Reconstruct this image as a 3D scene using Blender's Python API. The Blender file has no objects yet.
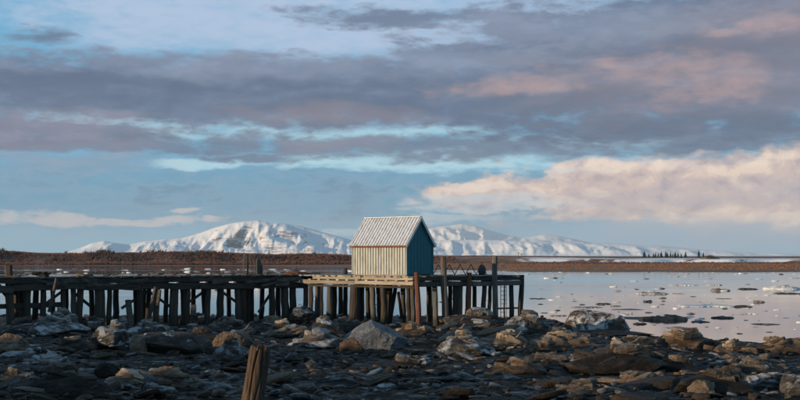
import bpy, bmesh, math, random
import numpy as np
from mathutils import Vector, Matrix, Euler

random.seed(7)
RAD = math.radians
SC = bpy.context.scene
COL = SC.collection

# ------------------------------------------------------------------ camera
FPX, HY, EYE = 1100.0, 256.0, 5.0        # focal length in photo pixels (800 wide), horizon row, eye height above water
cam_d = bpy.data.cameras.new('camera')
cam = bpy.data.objects.new('camera', cam_d)
COL.objects.link(cam)
cam.location = (0, 0, EYE)
cam.rotation_euler = (RAD(90), 0, 0)
cam_d.sensor_width = 36.0
cam_d.lens = 36.0 * FPX / 800.0
cam_d.shift_y = (HY - 200.0) / 800.0
cam_d.clip_start = 0.1
cam_d.clip_end = 60000
SC.camera = cam

# ------------------------------------------------------------------ sun, view
SUN_AZ, SUN_EL = 27.0, 7.0               # degrees behind the left axis, degrees above the horizon
S = Vector((-math.cos(RAD(SUN_AZ)) * math.cos(RAD(SUN_EL)), -math.sin(RAD(SUN_AZ)) * math.cos(RAD(SUN_EL)), math.sin(RAD(SUN_EL))))
sun_d = bpy.data.lights.new('sun', 'SUN')
sun_d.energy = 5.0
sun_d.angle = RAD(0.55)
sun_d.color = (1.0, 0.75, 0.48)
sun = bpy.data.objects.new('sun', sun_d)
COL.objects.link(sun)
sun.location = (-60, -40, 60)
sun.rotation_euler = S.to_track_quat('Z', 'Y').to_euler()
SC.view_settings.view_transform = 'Standard'
SC.view_settings.look = 'None'
SC.view_settings.exposure = 0.12
SC.view_settings.gamma = 1.0
SC.render.engine = 'CYCLES'
SC.cycles.use_denoising = True
SC.cycles.max_bounces = 4
SC.cycles.diffuse_bounces = 2
SC.cycles.glossy_bounces = 2
SC.cycles.volume_bounces = 0

# ------------------------------------------------------------------ world
def lin(c):
    return tuple(((v / 255.0) / 12.92 if v / 255.0 <= 0.04045 else ((v / 255.0 + 0.055) / 1.055) ** 2.4) for v in c)

SKY_K = 0.1
W = bpy.data.worlds.new('World')
SC.world = W
W.use_nodes = True
NT = W.node_tree
NT.nodes.clear()
def wn(t, **k):
    n = NT.nodes.new(t)
    for a, b in k.items():
        setattr(n, a, b)
    return n
def wl(a, b):
    NT.links.new(a, b)
def wmath(op, a, b=None, c=None, clamp=False):
    n = wn('ShaderNodeMath', operation=op, use_clamp=clamp)
    for i, v in enumerate((a, b, c)):
        if v is None:
            continue
        if isinstance(v, (int, float)):
            n.inputs[i].default_value = v
        else:
            wl(v, n.inputs[i])
    return n.outputs[0]
def wsmooth(v, a, b):
    n = wn('ShaderNodeMapRange', interpolation_type='SMOOTHSTEP')
    wl(v, n.inputs[0])
    n.inputs[1].default_value = a
    n.inputs[2].default_value = b
    return n.outputs[0]
sky = wn('ShaderNodeTexSky', sky_type='NISHITA')
sky.sun_disc = False
sky.sun_elevation = RAD(SUN_EL)
sky.sun_rotation = RAD(180 + 90 - SUN_AZ)
sky.air_density = 1.2
sky.dust_density = 0.6
sky.ozone_density = 3.0
tc = wn('ShaderNodeTexCoord')
sep = wn('ShaderNodeSeparateXYZ')
wl(tc.outputs['Generated'], sep.inputs[0])
AZ = wmath('ARCTAN2', sep.outputs[0], sep.outputs[1])
HYP = wmath('SQRT', wmath('ADD', wmath('MULTIPLY', sep.outputs[0], sep.outputs[0]), wmath('MULTIPLY', sep.outputs[1], sep.outputs[1])))
EL = wmath('ARCTAN2', sep.outputs[2], HYP)
AZ0, EL0 = AZ, EL
def wnoise(scale, zst, detail=6, rough=0.55, off=0.0, dist=0.0):
    """noise over the direction, stretched sideways by zst"""
    m = wn('ShaderNodeMapping')
    m.inputs['Location'].default_value = (off, off * 0.7, off * 1.3)
    m.inputs['Scale'].default_value = (1, 1, zst)
    wl(tc.outputs['Generated'], m.inputs[0])
    n = wn('ShaderNodeTexNoise')
    n.inputs['Scale'].default_value = scale
    n.inputs['Detail'].default_value = detail
    n.inputs['Roughness'].default_value = rough
    n.inputs['Distortion'].default_value = dist
    wl(m.outputs[0], n.inputs['Vector'])
    return wmath('SUBTRACT', n.outputs[0], 0.5)
NB = wnoise(7.0, 4.5, 5, 0.58, 3.1, 0.3)       # big streaky
NM = wnoise(22.0, 3.4, 5, 0.6, 7.7, 0.35)      # medium
NC = wnoise(26.0, 1.5, 6, 0.58, 1.3, 0.4)      # puffy, for the cumulus
NF = wnoise(60.0, 3.0, 4, 0.62, 5.2)            # fine
def relief(scale, zst, off, d, detail=5):
    """how the noise changes towards the sun: bright and dull sides of the cloud lumps"""
    a = wnoise(scale, zst, detail, 0.58, off, 0.4)
    m = [n for n in NT.nodes if n.type == 'MAPPING'][-1]
    b = wnoise(scale, zst, detail, 0.58, off, 0.4)
    m2 = [n for n in NT.nodes if n.type == 'MAPPING'][-1]
    l = m.inputs['Location'].default_value
    m2.inputs['Location'].default_value = (l[0] - d * 0.8, l[1] - d * 0.2, l[2] + d * 1.2 * zst)
    return wmath('SUBTRACT', a, b)
RC = relief(26.0, 1.5, 1.3, 0.007)
RM = relief(18.0, 3.2, 4.4, 0.007)
WA, WB = wnoise(9.0, 3.5, 3, 0.5, 11.3), wnoise(10.0, 4.0, 4, 0.5, 17.9)
AZ = wmath('ADD', AZ, wmath('ADD', wmath('MULTIPLY', WA, 0.16), wmath('MULTIPLY', NM, 0.05)))
EL = wmath('ADD', EL, wmath('ADD', wmath('MULTIPLY', WB, 0.030), wmath('MULTIPLY', wnoise(30.0, 3.0, 5, 0.6, 23.0), 0.016)))
def ell(x, y, rx, ry):
    """soft bump centred on a place of the sky given by azimuth and elevation (written as photo coordinates)"""
    a0 = math.atan((x - 400) / FPX)
    e0 = math.atan((HY - y) / FPX)
    da = wmath('MULTIPLY', wmath('SUBTRACT', AZ, a0), FPX / rx)
    de = wmath('MULTIPLY', wmath('SUBTRACT', EL, e0), FPX / ry)
    return wmath('SUBTRACT', 1.0, wmath('ADD', wmath('MULTIPLY', da, da), wmath('MULTIPLY', de, de)))
def union(lst):
    v = ell(*lst[0])
    for e in lst[1:]:
        v = wmath('MAXIMUM', v, ell(*e))
    return v
def wmix(fac, a, b):
    n = wn('ShaderNodeMix', data_type='RGBA')
    if isinstance(fac, (int, float)):
        n.inputs[0].default_value = fac
    else:
        wl(fac, n.inputs[0])
    for i, v in ((6, a), (7, b)):
        if isinstance(v, tuple):
            n.inputs[i].default_value = tuple(q / SKY_K for q in lin(v)) + (1,)
        else:
            wl(v, n.inputs[i])
    return n.outputs[2]
def layer(base, color, shapes, lo, hi, nb=0.0, nm=0.0, nc=0.0, nf=0.0, alpha=1.0):
    v = union(shapes) if isinstance(shapes, list) else shapes
    for k, n in ((nb, NB), (nm * 1.5, NM), (nc * 1.5, NC), (nf * 2.2, NF)):
        if k:
            v = wmath('ADD', v, wmath('MULTIPLY', n, k))
    f = wsmooth(v, lo, hi)
    if alpha != 1.0:
        f = wmath('MULTIPLY', f, alpha)
    return wmix(f, base, color)
c = sky.outputs[0]
# thin high veil everywhere: pale blue, with lighter streaks
c = wmix(0.75, c, (110, 182, 224))
c = layer(c, (192, 200, 222), [(330, 22, 330, 62), (560, 12, 140, 40), (150, 14, 110, 16)], -0.6, 1.2, nb=1.6, nm=1.3, nf=0.6, alpha=0.68)
# the teal veil low in the sky all round, streaked
LOW = wmath('SUBTRACT', 1.0, wmath('ABSOLUTE', wmath('MULTIPLY', wmath('SUBTRACT', EL, 0.058), 1 / 0.05)))
c = layer(c, (92, 150, 180), LOW, -0.1, 0.8, nb=0.9, nm=0.8, alpha=0.9)
c = layer(c, (142, 172, 196), LOW, 0.35, 1.25, nb=0.9, nm=2.4, nf=0.9, alpha=0.5)
c = layer(c, (78, 126, 158), LOW, 0.75, 1.45, nb=1.4, nm=2.0, nf=0.6, alpha=0.65)
c = layer(c, (140, 184, 204), wmath('SUBTRACT', 1.0, wmath('ABSOLUTE', wmath('MULTIPLY', EL, 1 / 0.035))), 0.0, 0.9, nb=0.6, alpha=0.6)
# bright gaps under the main bank
c = layer(c, (176, 216, 230), [(150, 130, 100, 16), (250, 121, 100, 12), (345, 134, 150, 12), (200, 166, 60, 5), (440, 160, 200, 11), (430, 128, 60, 8), (580, 143, 130, 10)], -0.7, 1.1, nm=1.8, nf=0.8, alpha=0.92)
# broken grey clouds over the rest of the sky
c = layer(c, (114, 124, 142), wmath('MULTIPLY', wsmooth(EL, 0.22, 0.34), 1.0), 0.7, 1.15, nb=1.8, nm=0.6, alpha=0.9)
# main grey bank
BANK = [(250, 95, 440, 38), (-150, 100, 300, 40), (60, 140, 110, 12), (700, 66, 260, 80), (480, 92, 200, 34), (1000, 60, 320, 90)]
c = layer(c, (101, 118, 145), BANK, -0.45, 0.55, nb=1.4, nm=1.1, nf=0.6, alpha=0.97)
c = layer(c, (96, 114, 140), [(430, 147, 290, 12), (250, 160, 60, 5), (120, 152, 120, 6), (400, 17, 105, 10), (15, 45, 32, 10), (690, 140, 140, 20), (500, 52, 100, 12)], -0.6, 0.9, nm=1.6, nf=0.8, alpha=0.88)
# thinner, darker and warmer parts of the bank
INB = wsmooth(wmath('ADD', union(BANK), wmath('MULTIPLY', NB, 1.2)), -0.3, 0.5)
c = wmix(wmath('MULTIPLY', wsmooth(RM, 0.0, 0.14), wmath('MULTIPLY', INB, 0.24)), c, (146, 156, 176))
c = wmix(wmath('MULTIPLY', wsmooth(RM, 0.0, -0.14), wmath('MULTIPLY', INB, 0.28)), c, (82, 96, 118))
c = layer(c, (80, 99, 126), [(500, 104, 260, 18), (640, 128, 180, 16), (100, 96, 180, 16), (760, 60, 120, 14), (330, 84, 170, 12)], -0.8, 1.4, nb=1.2, nm=1.8, nf=0.9, alpha=0.62)
c = layer(c, (150, 162, 184), [(250, 70, 240, 14), (450, 60, 140, 14), (600, 30, 180, 20)], -0.7, 1.4, nb=1.0, nm=1.5, nf=0.7, alpha=0.42)
c = layer(c, (150, 134, 138), [(330, 114, 120, 10), (690, 86, 200, 40), (800, 40, 120, 46)], -0.6, 1.5, nb=1.2, nm=1.2, nf=0.6, alpha=0.42)
c = layer(c, (206, 170, 162), [(703, 93, 48, 20), (785, 36, 50, 14), (650, 72, 80, 14), (520, 86, 70, 10)], -0.6, 1.9, nc=2.0, nm=1.1, nf=0.7, alpha=0.48)
c = layer(c, (172, 150, 160), [(60, 132, 100, 14), (330, 146, 80, 8), (90, 150, 80, 8), (60, 165, 120, 10)], -0.7, 1.8, nm=1.6, nf=0.6, alpha=0.3)
# the sunlit cumulus on the right, fading into a warm glow below
c = layer(c, (196, 190, 198), [(800, 212, 230, 40), (1000, 210, 260, 46)], -0.6, 1.1, nb=0.9, nm=0.8, alpha=0.75)
CUM = [(650, 190, 180, 30), (820, 198, 220, 36), (500, 189, 100, 11), (720, 170, 80, 16), (950, 190, 200, 40), (552, 178, 24, 13), (600, 172, 50, 15)]
c = layer(c, (212, 188, 178), CUM, -0.45, 0.5, nc=1.5, nb=0.6, nm=0.5, nf=0.5, alpha=0.9)
INC = wsmooth(wmath('ADD', union(CUM), wmath('MULTIPLY', NC, 2.2)), -0.2, 0.5)
c = wmix(wmath('MULTIPLY', wsmooth(RC, 0.0, 0.14), wmath('MULTIPLY', INC, 0.62)), c, (246, 222, 200))
c = wmix(wmath('MULTIPLY', wsmooth(RC, 0.0, -0.16), wmath('MULTIPLY', INC, 0.7)), c, (162, 150, 164))
c = layer(c, (244, 226, 212), [(551, 176, 18, 9), (600, 170, 60, 9), (470, 186, 50, 6), (690, 168, 100, 7), (780, 222, 100, 7)], -0.5, 1.2, nc=2.2, nf=0.9, alpha=0.55)
c = layer(c, (170, 166, 180), [(680, 202, 140, 10), (790, 196, 110, 12), (770, 240, 170, 12)], -0.7, 1.3, nc=1.8, nm=1.2, nf=0.7, alpha=0.5)
c = layer(c, (142, 176, 200), [(640, 242, 260, 18), (900, 248, 250, 16)], -0.5, 1.1, nb=0.6, nm=0.8, alpha=0.65)
# small low clouds to the left and by the peaks
c = layer(c, (200, 196, 198), [(110, 222, 130, 6), (185, 210, 26, 4), (222, 222, 40, 4)], -0.5, 0.9, nc=1.8, nf=1.0, alpha=0.85)
c = layer(c, (200, 214, 222), [(455, 216, 70, 5), (330, 229, 40, 4), (500, 206, 80, 5), (560, 172, 40, 3), (470, 198, 60, 4)], -0.7, 1.2, nc=1.8, nf=1.0, alpha=0.6)
bg = wn('ShaderNodeBackground')
bg.inputs[1].default_value = SKY_K
wl(c, bg.inputs[0])
wo = wn('ShaderNodeOutputWorld')
wl(bg.outputs[0], wo.inputs[0])

# ------------------------------------------------------------------ numpy noise
def _h(ix, iy, iz, seed):
    n = (ix.astype(np.int64) * 374761393 + iy.astype(np.int64) * 668265263 + iz.astype(np.int64) * 2147483647 + seed * 1274126177) & 0xFFFFFFFF
    n = ((n ^ (n >> 13)) * 1274126177) & 0xFFFFFFFF
    n = ((n ^ (n >> 16)) * 2246822519) & 0xFFFFFFFF
    return ((n ^ (n >> 15)) & 0xFFFFFF) / float(0xFFFFFF)
def vnoise(x, y, z, seed=0):
    x, y, z = np.broadcast_arrays(np.asarray(x, float), np.asarray(y, float), np.asarray(z, float))
    ix, iy, iz = np.floor(x), np.floor(y), np.floor(z)
    fx, fy, fz = x - ix, y - iy, z - iz
    fx, fy, fz = [f * f * (3 - 2 * f) for f in (fx, fy, fz)]
    r = 0
    for dx in (0, 1):
        for dy in (0, 1):
            for dz in (0, 1):
                w = (fx if dx else 1 - fx) * (fy if dy else 1 - fy) * (fz if dz else 1 - fz)
                r = r + w * _h(ix + dx, iy + dy, iz + dz, seed)
    return r * 2 - 1
def fbm(x, y, z=0.0, oct=5, gain=0.5, lac=2.03, seed=0, ridged=False):
    a, r, tot = 1.0, 0.0, 0.0
    f = 1.0
    for o in range(oct):
        n = vnoise(np.asarray(x) * f + 13.7 * o, np.asarray(y) * f + 7.1 * o, np.asarray(z) * f + 3.3 * o, seed + o)
        if ridged:
            n = 1 - 2 * np.abs(n)
        r = r + a * n
        tot += a
        a *= gain
        f *= lac
    return r / tot
def sstep(a, b, v):
    t = np.clip((np.asarray(v, float) - a) / (b - a), 0, 1)
    return t * t * (3 - 2 * t)

# ------------------------------------------------------------------ mesh and object helpers
def mesh_np(name, verts, faces, mat=None, smooth=True):
    me = bpy.data.meshes.new(name)
    me.from_pydata([tuple(v) for v in verts] if not isinstance(verts, list) else verts, [], faces)
    if mat:
        me.materials.append(mat)
    if smooth:
        me.polygons.foreach_set('use_smooth', [True] * len(me.polygons))
    me.update()
    return me
def grid_mesh(name, X, Y, Z, mat, smooth=True):
    nr, nc = X.shape
    V = np.stack([X, Y, Z], -1).reshape(-1, 3)
    i = np.arange(nr * nc).reshape(nr, nc)
    q = np.stack([i[:-1, :-1], i[:-1, 1:], i[1:, 1:], i[1:, :-1]], -1).reshape(-1, 4)
    me = bpy.data.meshes.new(name)
    me.vertices.add(len(V))
    me.vertices.foreach_set('co', V.ravel())
    me.loops.add(q.size)
    me.loops.foreach_set('vertex_index', q.ravel())
    me.polygons.add(len(q))
    me.polygons.foreach_set('loop_start', np.arange(0, q.size, 4))
    me.polygons.foreach_set('loop_total', np.full(len(q), 4))
    me.materials.append(mat)
    me.update(calc_edges=True)
    me.polygons.foreach_set('use_smooth', [smooth] * len(q))
    me.validate()
    return me
def vattr(me, name, vals):
    a = me.attributes.new(name, 'FLOAT', 'POINT')
    a.data.foreach_set('value', np.asarray(vals, float).ravel())
def obj(name, me, parent=None, loc=None):
    o = bpy.data.objects.new(name, me)
    COL.objects.link(o)
    if parent:
        o.parent = parent
    if loc is not None:
        o.location = loc
    return o
def tag(o, label=None, cat=None, group=None, kind=None):
    for k, v in (('label', label), ('category', cat), ('group', group), ('kind', kind)):
        if v:
            o[k] = v
    return o
def empty(name, loc=(0, 0, 0), rz=0.0):
    o = obj(name, None, None, loc)
    o.rotation_euler = (0, 0, rz)
    o.empty_display_size = 0.2
    return o
class MB:
    """collects shapes into one mesh"""
    def __init__(s):
        s.v, s.f = [], []
    def add(s, vs, fs):
        n = len(s.v)
        s.v += [tuple(v) for v in vs]
        s.f += [tuple(i + n for i in f) for f in fs]
        return s
    def box(s, c, size, R=None):
        hx, hy, hz = [q / 2 for q in size]
        vs = [Vector((x, y, z)) for x in (-hx, hx) for y in (-hy, hy) for z in (-hz, hz)]
        if R is not None:
            vs = [R @ v for v in vs]
        vs = [v + Vector(c) for v in vs]
        return s.add(vs, [(0, 1, 3, 2), (4, 6, 7, 5), (0, 4, 5, 1), (2, 3, 7, 6), (0, 2, 6, 4), (1, 5, 7, 3)])
    def beam(s, a, b, w, h, jit=0.0, seg=1, rnd=random):
        """a rectangular timber from a to b, w wide (level), h tall, with slightly worn corners"""
        a, b = Vector(a), Vector(b)
        d = (b - a).normalized()
        side = d.cross(Vector((0, 0, 1)))
        side = side.normalized() if side.length > 1e-4 else Vector((1, 0, 0))
        up = side.cross(d).normalized()
        bv = min(w, h) * 0.14
        prof = [(-w/2 + bv, -h/2), (w/2 - bv, -h/2), (w/2, -h/2 + bv), (w/2, h/2 - bv), (w/2 - bv, h/2), (-w/2 + bv, h/2), (-w/2, h/2 - bv), (-w/2, -h/2 + bv)]
        vs, fs = [], []
        for k in range(seg + 1):
            p = a.lerp(b, k / seg)
            for (q, r) in prof:
                vs.append(p + side * (q + rnd.uniform(-jit, jit)) + up * (r + rnd.uniform(-jit, jit)) + d * (rnd.uniform(-jit, jit) if k in (0, seg) else 0))
        m = len(prof)
        for k in range(seg):
            for i in range(m):
                j = (i + 1) % m
                fs.append((k*m + i, k*m + j, (k+1)*m + j, (k+1)*m + i))
        fs.append(tuple(reversed(range(m))))
        fs.append(tuple(seg*m + i for i in range(m)))
        return s.add(vs, fs)
    def tube(s, pts, rad, n=10, jit=0.0, cap=True, rnd=random, flute=0.0):
        """a round timber or pole along pts"""
        vs, fs = [], []
        pts = [Vector(p) for p in pts]
        ph = rnd.uniform(0, 6.28)
        prof = [1 + rnd.uniform(-jit, jit) * 0.8 for _ in range(n)]
        for k, p in enumerate(pts):
            d = (pts[min(k+1, len(pts)-1)] - pts[max(k-1, 0)]).normalized()
            a = d.orthogonal().normalized() if abs(d.z) < 0.9 else Vector((1, 0, 0))
            a = (a - d * a.dot(d)).normalized()
            b = d.cross(a)
            r = rad[k] if isinstance(rad, (list, tuple)) else rad
            for i in range(n):
                t = 2 * math.pi * i / n + ph
                rr = r * prof[i] * (1 + rnd.uniform(-jit, jit) * 0.35) * (1 + flute * math.cos(5 * t))
                vs.append(p + a * math.cos(t) * rr + b * math.sin(t) * rr)
        for k in range(len(pts) - 1):
            for i in range(n):
                j = (i + 1) % n
                fs.append((k*n + i, k*n + j, (k+1)*n + j, (k+1)*n + i))
        if cap:
            fs.append(tuple(reversed(range(n))))
            fs.append(tuple((len(pts)-1)*n + i for i in range(n)))
        return s.add(vs, fs)
    def mesh(s, name, mat, smooth=False):
        return mesh_np(name, s.v, s.f, mat, smooth)
    def build(s, name, mat, parent=None, smooth=False, loc=None):
        return obj(name, s.mesh(name, mat, smooth), parent, loc)

# ------------------------------------------------------------------ materials
def new_mat(name):
    m = bpy.data.materials.new(name)
    m.use_nodes = True
    nt = m.node_tree
    b = nt.nodes['Principled BSDF']
    return m, nt, b
def nnoise(nt, vec, scale, detail=6, rough=0.6, dist=0.0):
    n = nt.nodes.new('ShaderNodeTexNoise')
    n.inputs['Scale'].default_value = scale
    n.inputs['Detail'].default_value = detail
    n.inputs['Roughness'].default_value = rough
    n.inputs['Distortion'].default_value = dist
    nt.links.new(vec, n.inputs['Vector'])
    return n.outputs[0]
def nramp(nt, fac, stops):
    r = nt.nodes.new('ShaderNodeValToRGB')
    e = r.color_ramp.elements
    while len(e) < len(stops):
        e.new(0.5)
    for q, (p, col) in zip(e, stops):
        q.position = p
        q.color = tuple(col) + (1,)
    nt.links.new(fac, r.inputs[0])
    return r.outputs[0]
def nvec(nt, kind='pos', scale=(1, 1, 1)):
    if kind == 'pos':
        o = nt.nodes.new('ShaderNodeNewGeometry').outputs['Position']
    else:
        o = nt.nodes.new('ShaderNodeTexCoord').outputs['Object']
    m = nt.nodes.new('ShaderNodeMapping')
    m.inputs['Scale'].default_value = scale
    nt.links.new(o, m.inputs[0])
    return m.outputs[0]
def nmix(nt, fac, a, b, blend='MIX'):
    n = nt.nodes.new('ShaderNodeMix')
    n.data_type = 'RGBA'
    n.blend_type = blend
    for i, v in ((0, fac), (6, a), (7, b)):
        if isinstance(v, tuple):
            n.inputs[i].default_value = v + (1,)
        elif isinstance(v, (int, float)):
            n.inputs[i].default_value = v
        else:
            nt.links.new(v, n.inputs[i])
    return n.outputs[2]
def nmath(nt, op, a, b=None, clamp=False):
    n = nt.nodes.new('ShaderNodeMath')
    n.operation = op
    n.use_clamp = clamp
    for i, v in enumerate((a, b)):
        if v is None:
            continue
        if isinstance(v, (int, float)):
            n.inputs[i].default_value = v
        else:
            nt.links.new(v, n.inputs[i])
    return n.outputs[0]
def nbump(nt, b, hts, strength=0.5, dist=0.05):
    prev = None
    for h, k, dd in hts:
        bp = nt.nodes.new('ShaderNodeBump')
        bp.inputs['Strength'].default_value = k
        bp.inputs['Distance'].default_value = dd
        nt.links.new(h, bp.inputs['Height'])
        if prev:
            nt.links.new(prev, bp.inputs['Normal'])
        prev = bp.outputs[0]
    nt.links.new(prev, b.inputs['Normal'])
def nattr(nt, name):
    a = nt.nodes.new('ShaderNodeAttribute')
    a.attribute_name = name
    return a.outputs['Fac']
def nrand(nt):
    return nt.nodes.new('ShaderNodeObjectInfo').outputs['Random']

def timber_mat(name, dark, light, axis_scale, rough=0.85, tint=None, tide=False):
    m, nt, b = new_mat(name)
    v = nvec(nt, 'pos', axis_scale)
    n1 = nnoise(nt, v, 1.0, 8, 0.65, 0.4)
    n2 = nnoise(nt, nvec(nt, 'pos'), 0.9, 5, 0.6)
    col = nramp(nt, n1, [(0.3, dark), (0.7, light)])
    col = nmix(nt, nmath(nt, 'MULTIPLY', n2, 0.55), col, tint or tuple(q * 0.4 for q in dark))
    if tide:      # weed and mud up to the tide line
        sx = nt.nodes.new('ShaderNodeSeparateXYZ')
        nt.links.new(nvec(nt, 'pos'), sx.inputs[0])
        h_ = nmath(nt, 'ADD', sx.outputs[2], nmath(nt, 'MULTIPLY', n1, 0.9))
        tw = nramp(nt, nmath(nt, 'DIVIDE', h_, 4.0), [(0.36, (0.85, 0.85, 0.85)), (0.46, (0, 0, 0))])
        col = nmix(nt, tw, col, (0.022, 0.02, 0.014))
    hs = nt.nodes.new('ShaderNodeHueSaturation')
    nt.links.new(col, hs.inputs['Color'])
    nt.links.new(nmath(nt, 'ADD', nmath(nt, 'MULTIPLY', nrand(nt), 0.7), 0.65), hs.inputs['Value'])
    nt.links.new(hs.outputs[0], b.inputs['Base Color'])
    b.inputs['Roughness'].default_value = rough
    nbump(nt, b, [(n1, 0.8, 0.03)])
    return m
M_PILE = timber_mat('pile_timber', (0.018, 0.012, 0.009), (0.115, 0.082, 0.058), (7, 7, 0.6), tide=True)
M_PILE_GREY = timber_mat('grey_pile_timber', (0.045, 0.04, 0.035), (0.19, 0.165, 0.14), (7, 7, 0.6), tide=True)
M_BEAM = timber_mat('beam_timber', (0.018, 0.014, 0.011), (0.10, 0.082, 0.066), (0.9, 0.9, 9))
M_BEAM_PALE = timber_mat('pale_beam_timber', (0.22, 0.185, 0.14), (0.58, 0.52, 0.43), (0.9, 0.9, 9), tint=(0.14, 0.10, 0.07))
M_PLANK = timber_mat('plank_timber', (0.03, 0.025, 0.02), (0.15, 0.128, 0.105), (2.5, 2.5, 2.5))
M_STUMP = timber_mat('stump_timber', (0.016, 0.010, 0.007), (0.20, 0.115, 0.062), (26, 26, 1.2))
M_DRIFT = timber_mat('driftwood', (0.07, 0.055, 0.04), (0.28, 0.22, 0.16), (3, 3, 6))

def metal_mat(name, base, dirt, rough=0.5):
    m, nt, b = new_mat(name)
    v = nvec(nt, 'pos', (3, 3, 0.7))
    n1 = nnoise(nt, v, 1.6, 6, 0.65)
    col = nmix(nt, nramp(nt, n1, [(0.45, (0, 0, 0)), (0.75, (1, 1, 1))]), base, dirt)
    st = nnoise(nt, nvec(nt, 'pos', (9, 9, 0.5)), 1.0, 5, 0.7)
    col = nmix(nt, nramp(nt, st, [(0.52, (0, 0, 0)), (0.74, (0.7, 0.7, 0.7))]), col, tuple(q * 0.55 for q in dirt))
    nt.links.new(col, b.inputs['Base Color'])
    b.inputs['Roughness'].default_value = rough
    n2 = nnoise(nt, nvec(nt, 'pos'), 3.0, 3)
    nbump(nt, b, [(n2, 0.15, 0.02)])
    return m
M_CREAM = metal_mat('cream_siding', (0.46, 0.475, 0.44), (0.24, 0.22, 0.18), 0.65)
M_BLUE = metal_mat('blue_siding', (0.004, 0.135, 0.165), (0.006, 0.085, 0.105), 0.5)
M_ROOF = metal_mat('white_roof_sheet', (0.66, 0.68, 0.71), (0.40, 0.37, 0.34), 0.45)
M_TRIM = metal_mat('white_trim', (0.78, 0.75, 0.70), (0.6, 0.55, 0.48), 0.5)
M_RUST = metal_mat('rusty_steel', (0.16, 0.055, 0.028), (0.07, 0.03, 0.02), 0.8)
M_DARKMETAL = metal_mat('dark_steel', (0.03, 0.03, 0.032), (0.05, 0.03, 0.02), 0.6)
M_GREENISH = metal_mat('weathered_green', (0.07, 0.085, 0.075), (0.04, 0.035, 0.03), 0.8)

def rock_mat(name, dark, mid, light, frost=0.0, strat=1.0, rough=0.6, frostcol=(0.62, 0.62, 0.64)):
    m, nt, b = new_mat(name)
    v = nvec(nt, 'pos', (1, 1, strat))
    n1 = nnoise(nt, v, 1.7, 9, 0.68, 0.5)
    n2 = nnoise(nt, v, 9.0, 7, 0.65)
    col = nramp(nt, n1, [(0.32, dark), (0.52, mid), (0.72, light)])
    col = nmix(nt, nramp(nt, n2, [(0.4, (0, 0, 0)), (0.7, (0.6, 0.6, 0.6))]), col, tuple(q * 0.35 for q in dark))
    if frost > 0:
        n3 = nnoise(nt, v, 1.1, 8, 0.7, 0.8)
        g = nt.nodes.new('ShaderNodeNewGeometry')
        s = nt.nodes.new('ShaderNodeSeparateXYZ')
        nt.links.new(g.outputs['Normal'], s.inputs[0])
        up = nmath(nt, 'MULTIPLY', s.outputs[2], 0.10)
        f = nmath(nt, 'ADD', n3, up)
        f = nramp(nt, f, [(0.70 - 0.28 * frost, (0, 0, 0)), (0.78 - 0.24 * frost, (1, 1, 1))])
        col = nmix(nt, f, col, frostcol)
    pt = nt.nodes.new('ShaderNodeNewGeometry').outputs['Pointiness']
    col = nmix(nt, nramp(nt, nmath(nt, 'ADD', pt, nmath(nt, 'MULTIPLY', nmath(nt, 'SUBTRACT', n2, 0.5), 0.25)), [(0.52, (0, 0, 0)), (0.62, (0.6, 0.6, 0.6))]), col, tuple(min(1, q * 1.7) for q in light))
    hs = nt.nodes.new('ShaderNodeHueSaturation')
    nt.links.new(col, hs.inputs['Color'])
    nt.links.new(nmath(nt, 'ADD', nmath(nt, 'MULTIPLY', nrand(nt), 0.6), 0.7), hs.inputs['Value'])
    nt.links.new(hs.outputs[0], b.inputs['Base Color'])
    b.inputs['Roughness'].default_value = rough
    b.inputs['Specular IOR Level'].default_value = 0.18
    nbump(nt, b, [(n1, 0.8, 0.16), (n2, 0.9, 0.06)])
    return m
M_ROCK = rock_mat('dark_rock', (0.009, 0.007, 0.006), (0.042, 0.034, 0.028), (0.15, 0.122, 0.10), 0.12, 2.4)
M_ROCK_BROWN = rock_mat('brown_rock', (0.022, 0.015, 0.011), (0.08, 0.052, 0.035), (0.20, 0.14, 0.095), 0.0, 2.2)
M_ROCK_GREY = rock_mat('pale_grey_rock', (0.07, 0.075, 0.08), (0.15, 0.155, 0.165), (0.27, 0.275, 0.285), 0.0, 1.6)
M_ROCK_FROST = rock_mat('frosted_rock', (0.012, 0.010, 0.009), (0.06, 0.053, 0.047), (0.20, 0.18, 0.165), 0.52, 1.8, frostcol=(0.36, 0.37, 0.39))
M_ROCK_SNOW = rock_mat('snow_crusted_rock', (0.03, 0.024, 0.02), (0.09, 0.07, 0.055), (0.22, 0.18, 0.15), 0.5, 1.0)
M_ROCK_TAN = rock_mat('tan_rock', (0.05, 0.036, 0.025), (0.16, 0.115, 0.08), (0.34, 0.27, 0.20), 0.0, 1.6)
M_ROCK_BLACK = rock_mat('black_rock', (0.006, 0.005, 0.0045), (0.02, 0.016, 0.013), (0.06, 0.048, 0.039), 0.0, 2.0)
M_ICE = rock_mat('floe_ice', (0.55, 0.53, 0.51), (0.72, 0.70, 0.68), (0.84, 0.83, 0.82), 0.0, 1.0, 0.5)
M_ICE_DIRTY = rock_mat('dirty_floe_ice', (0.05, 0.042, 0.036), (0.16, 0.13, 0.11), (0.42, 0.37, 0.33), 0.25, 1.5, 0.6)
M_ICE_DARK = rock_mat('muddy_floe_ice', (0.02, 0.02, 0.02), (0.05, 0.047, 0.045), (0.12, 0.11, 0.10), 0.0, 1.5, 0.6)

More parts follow.
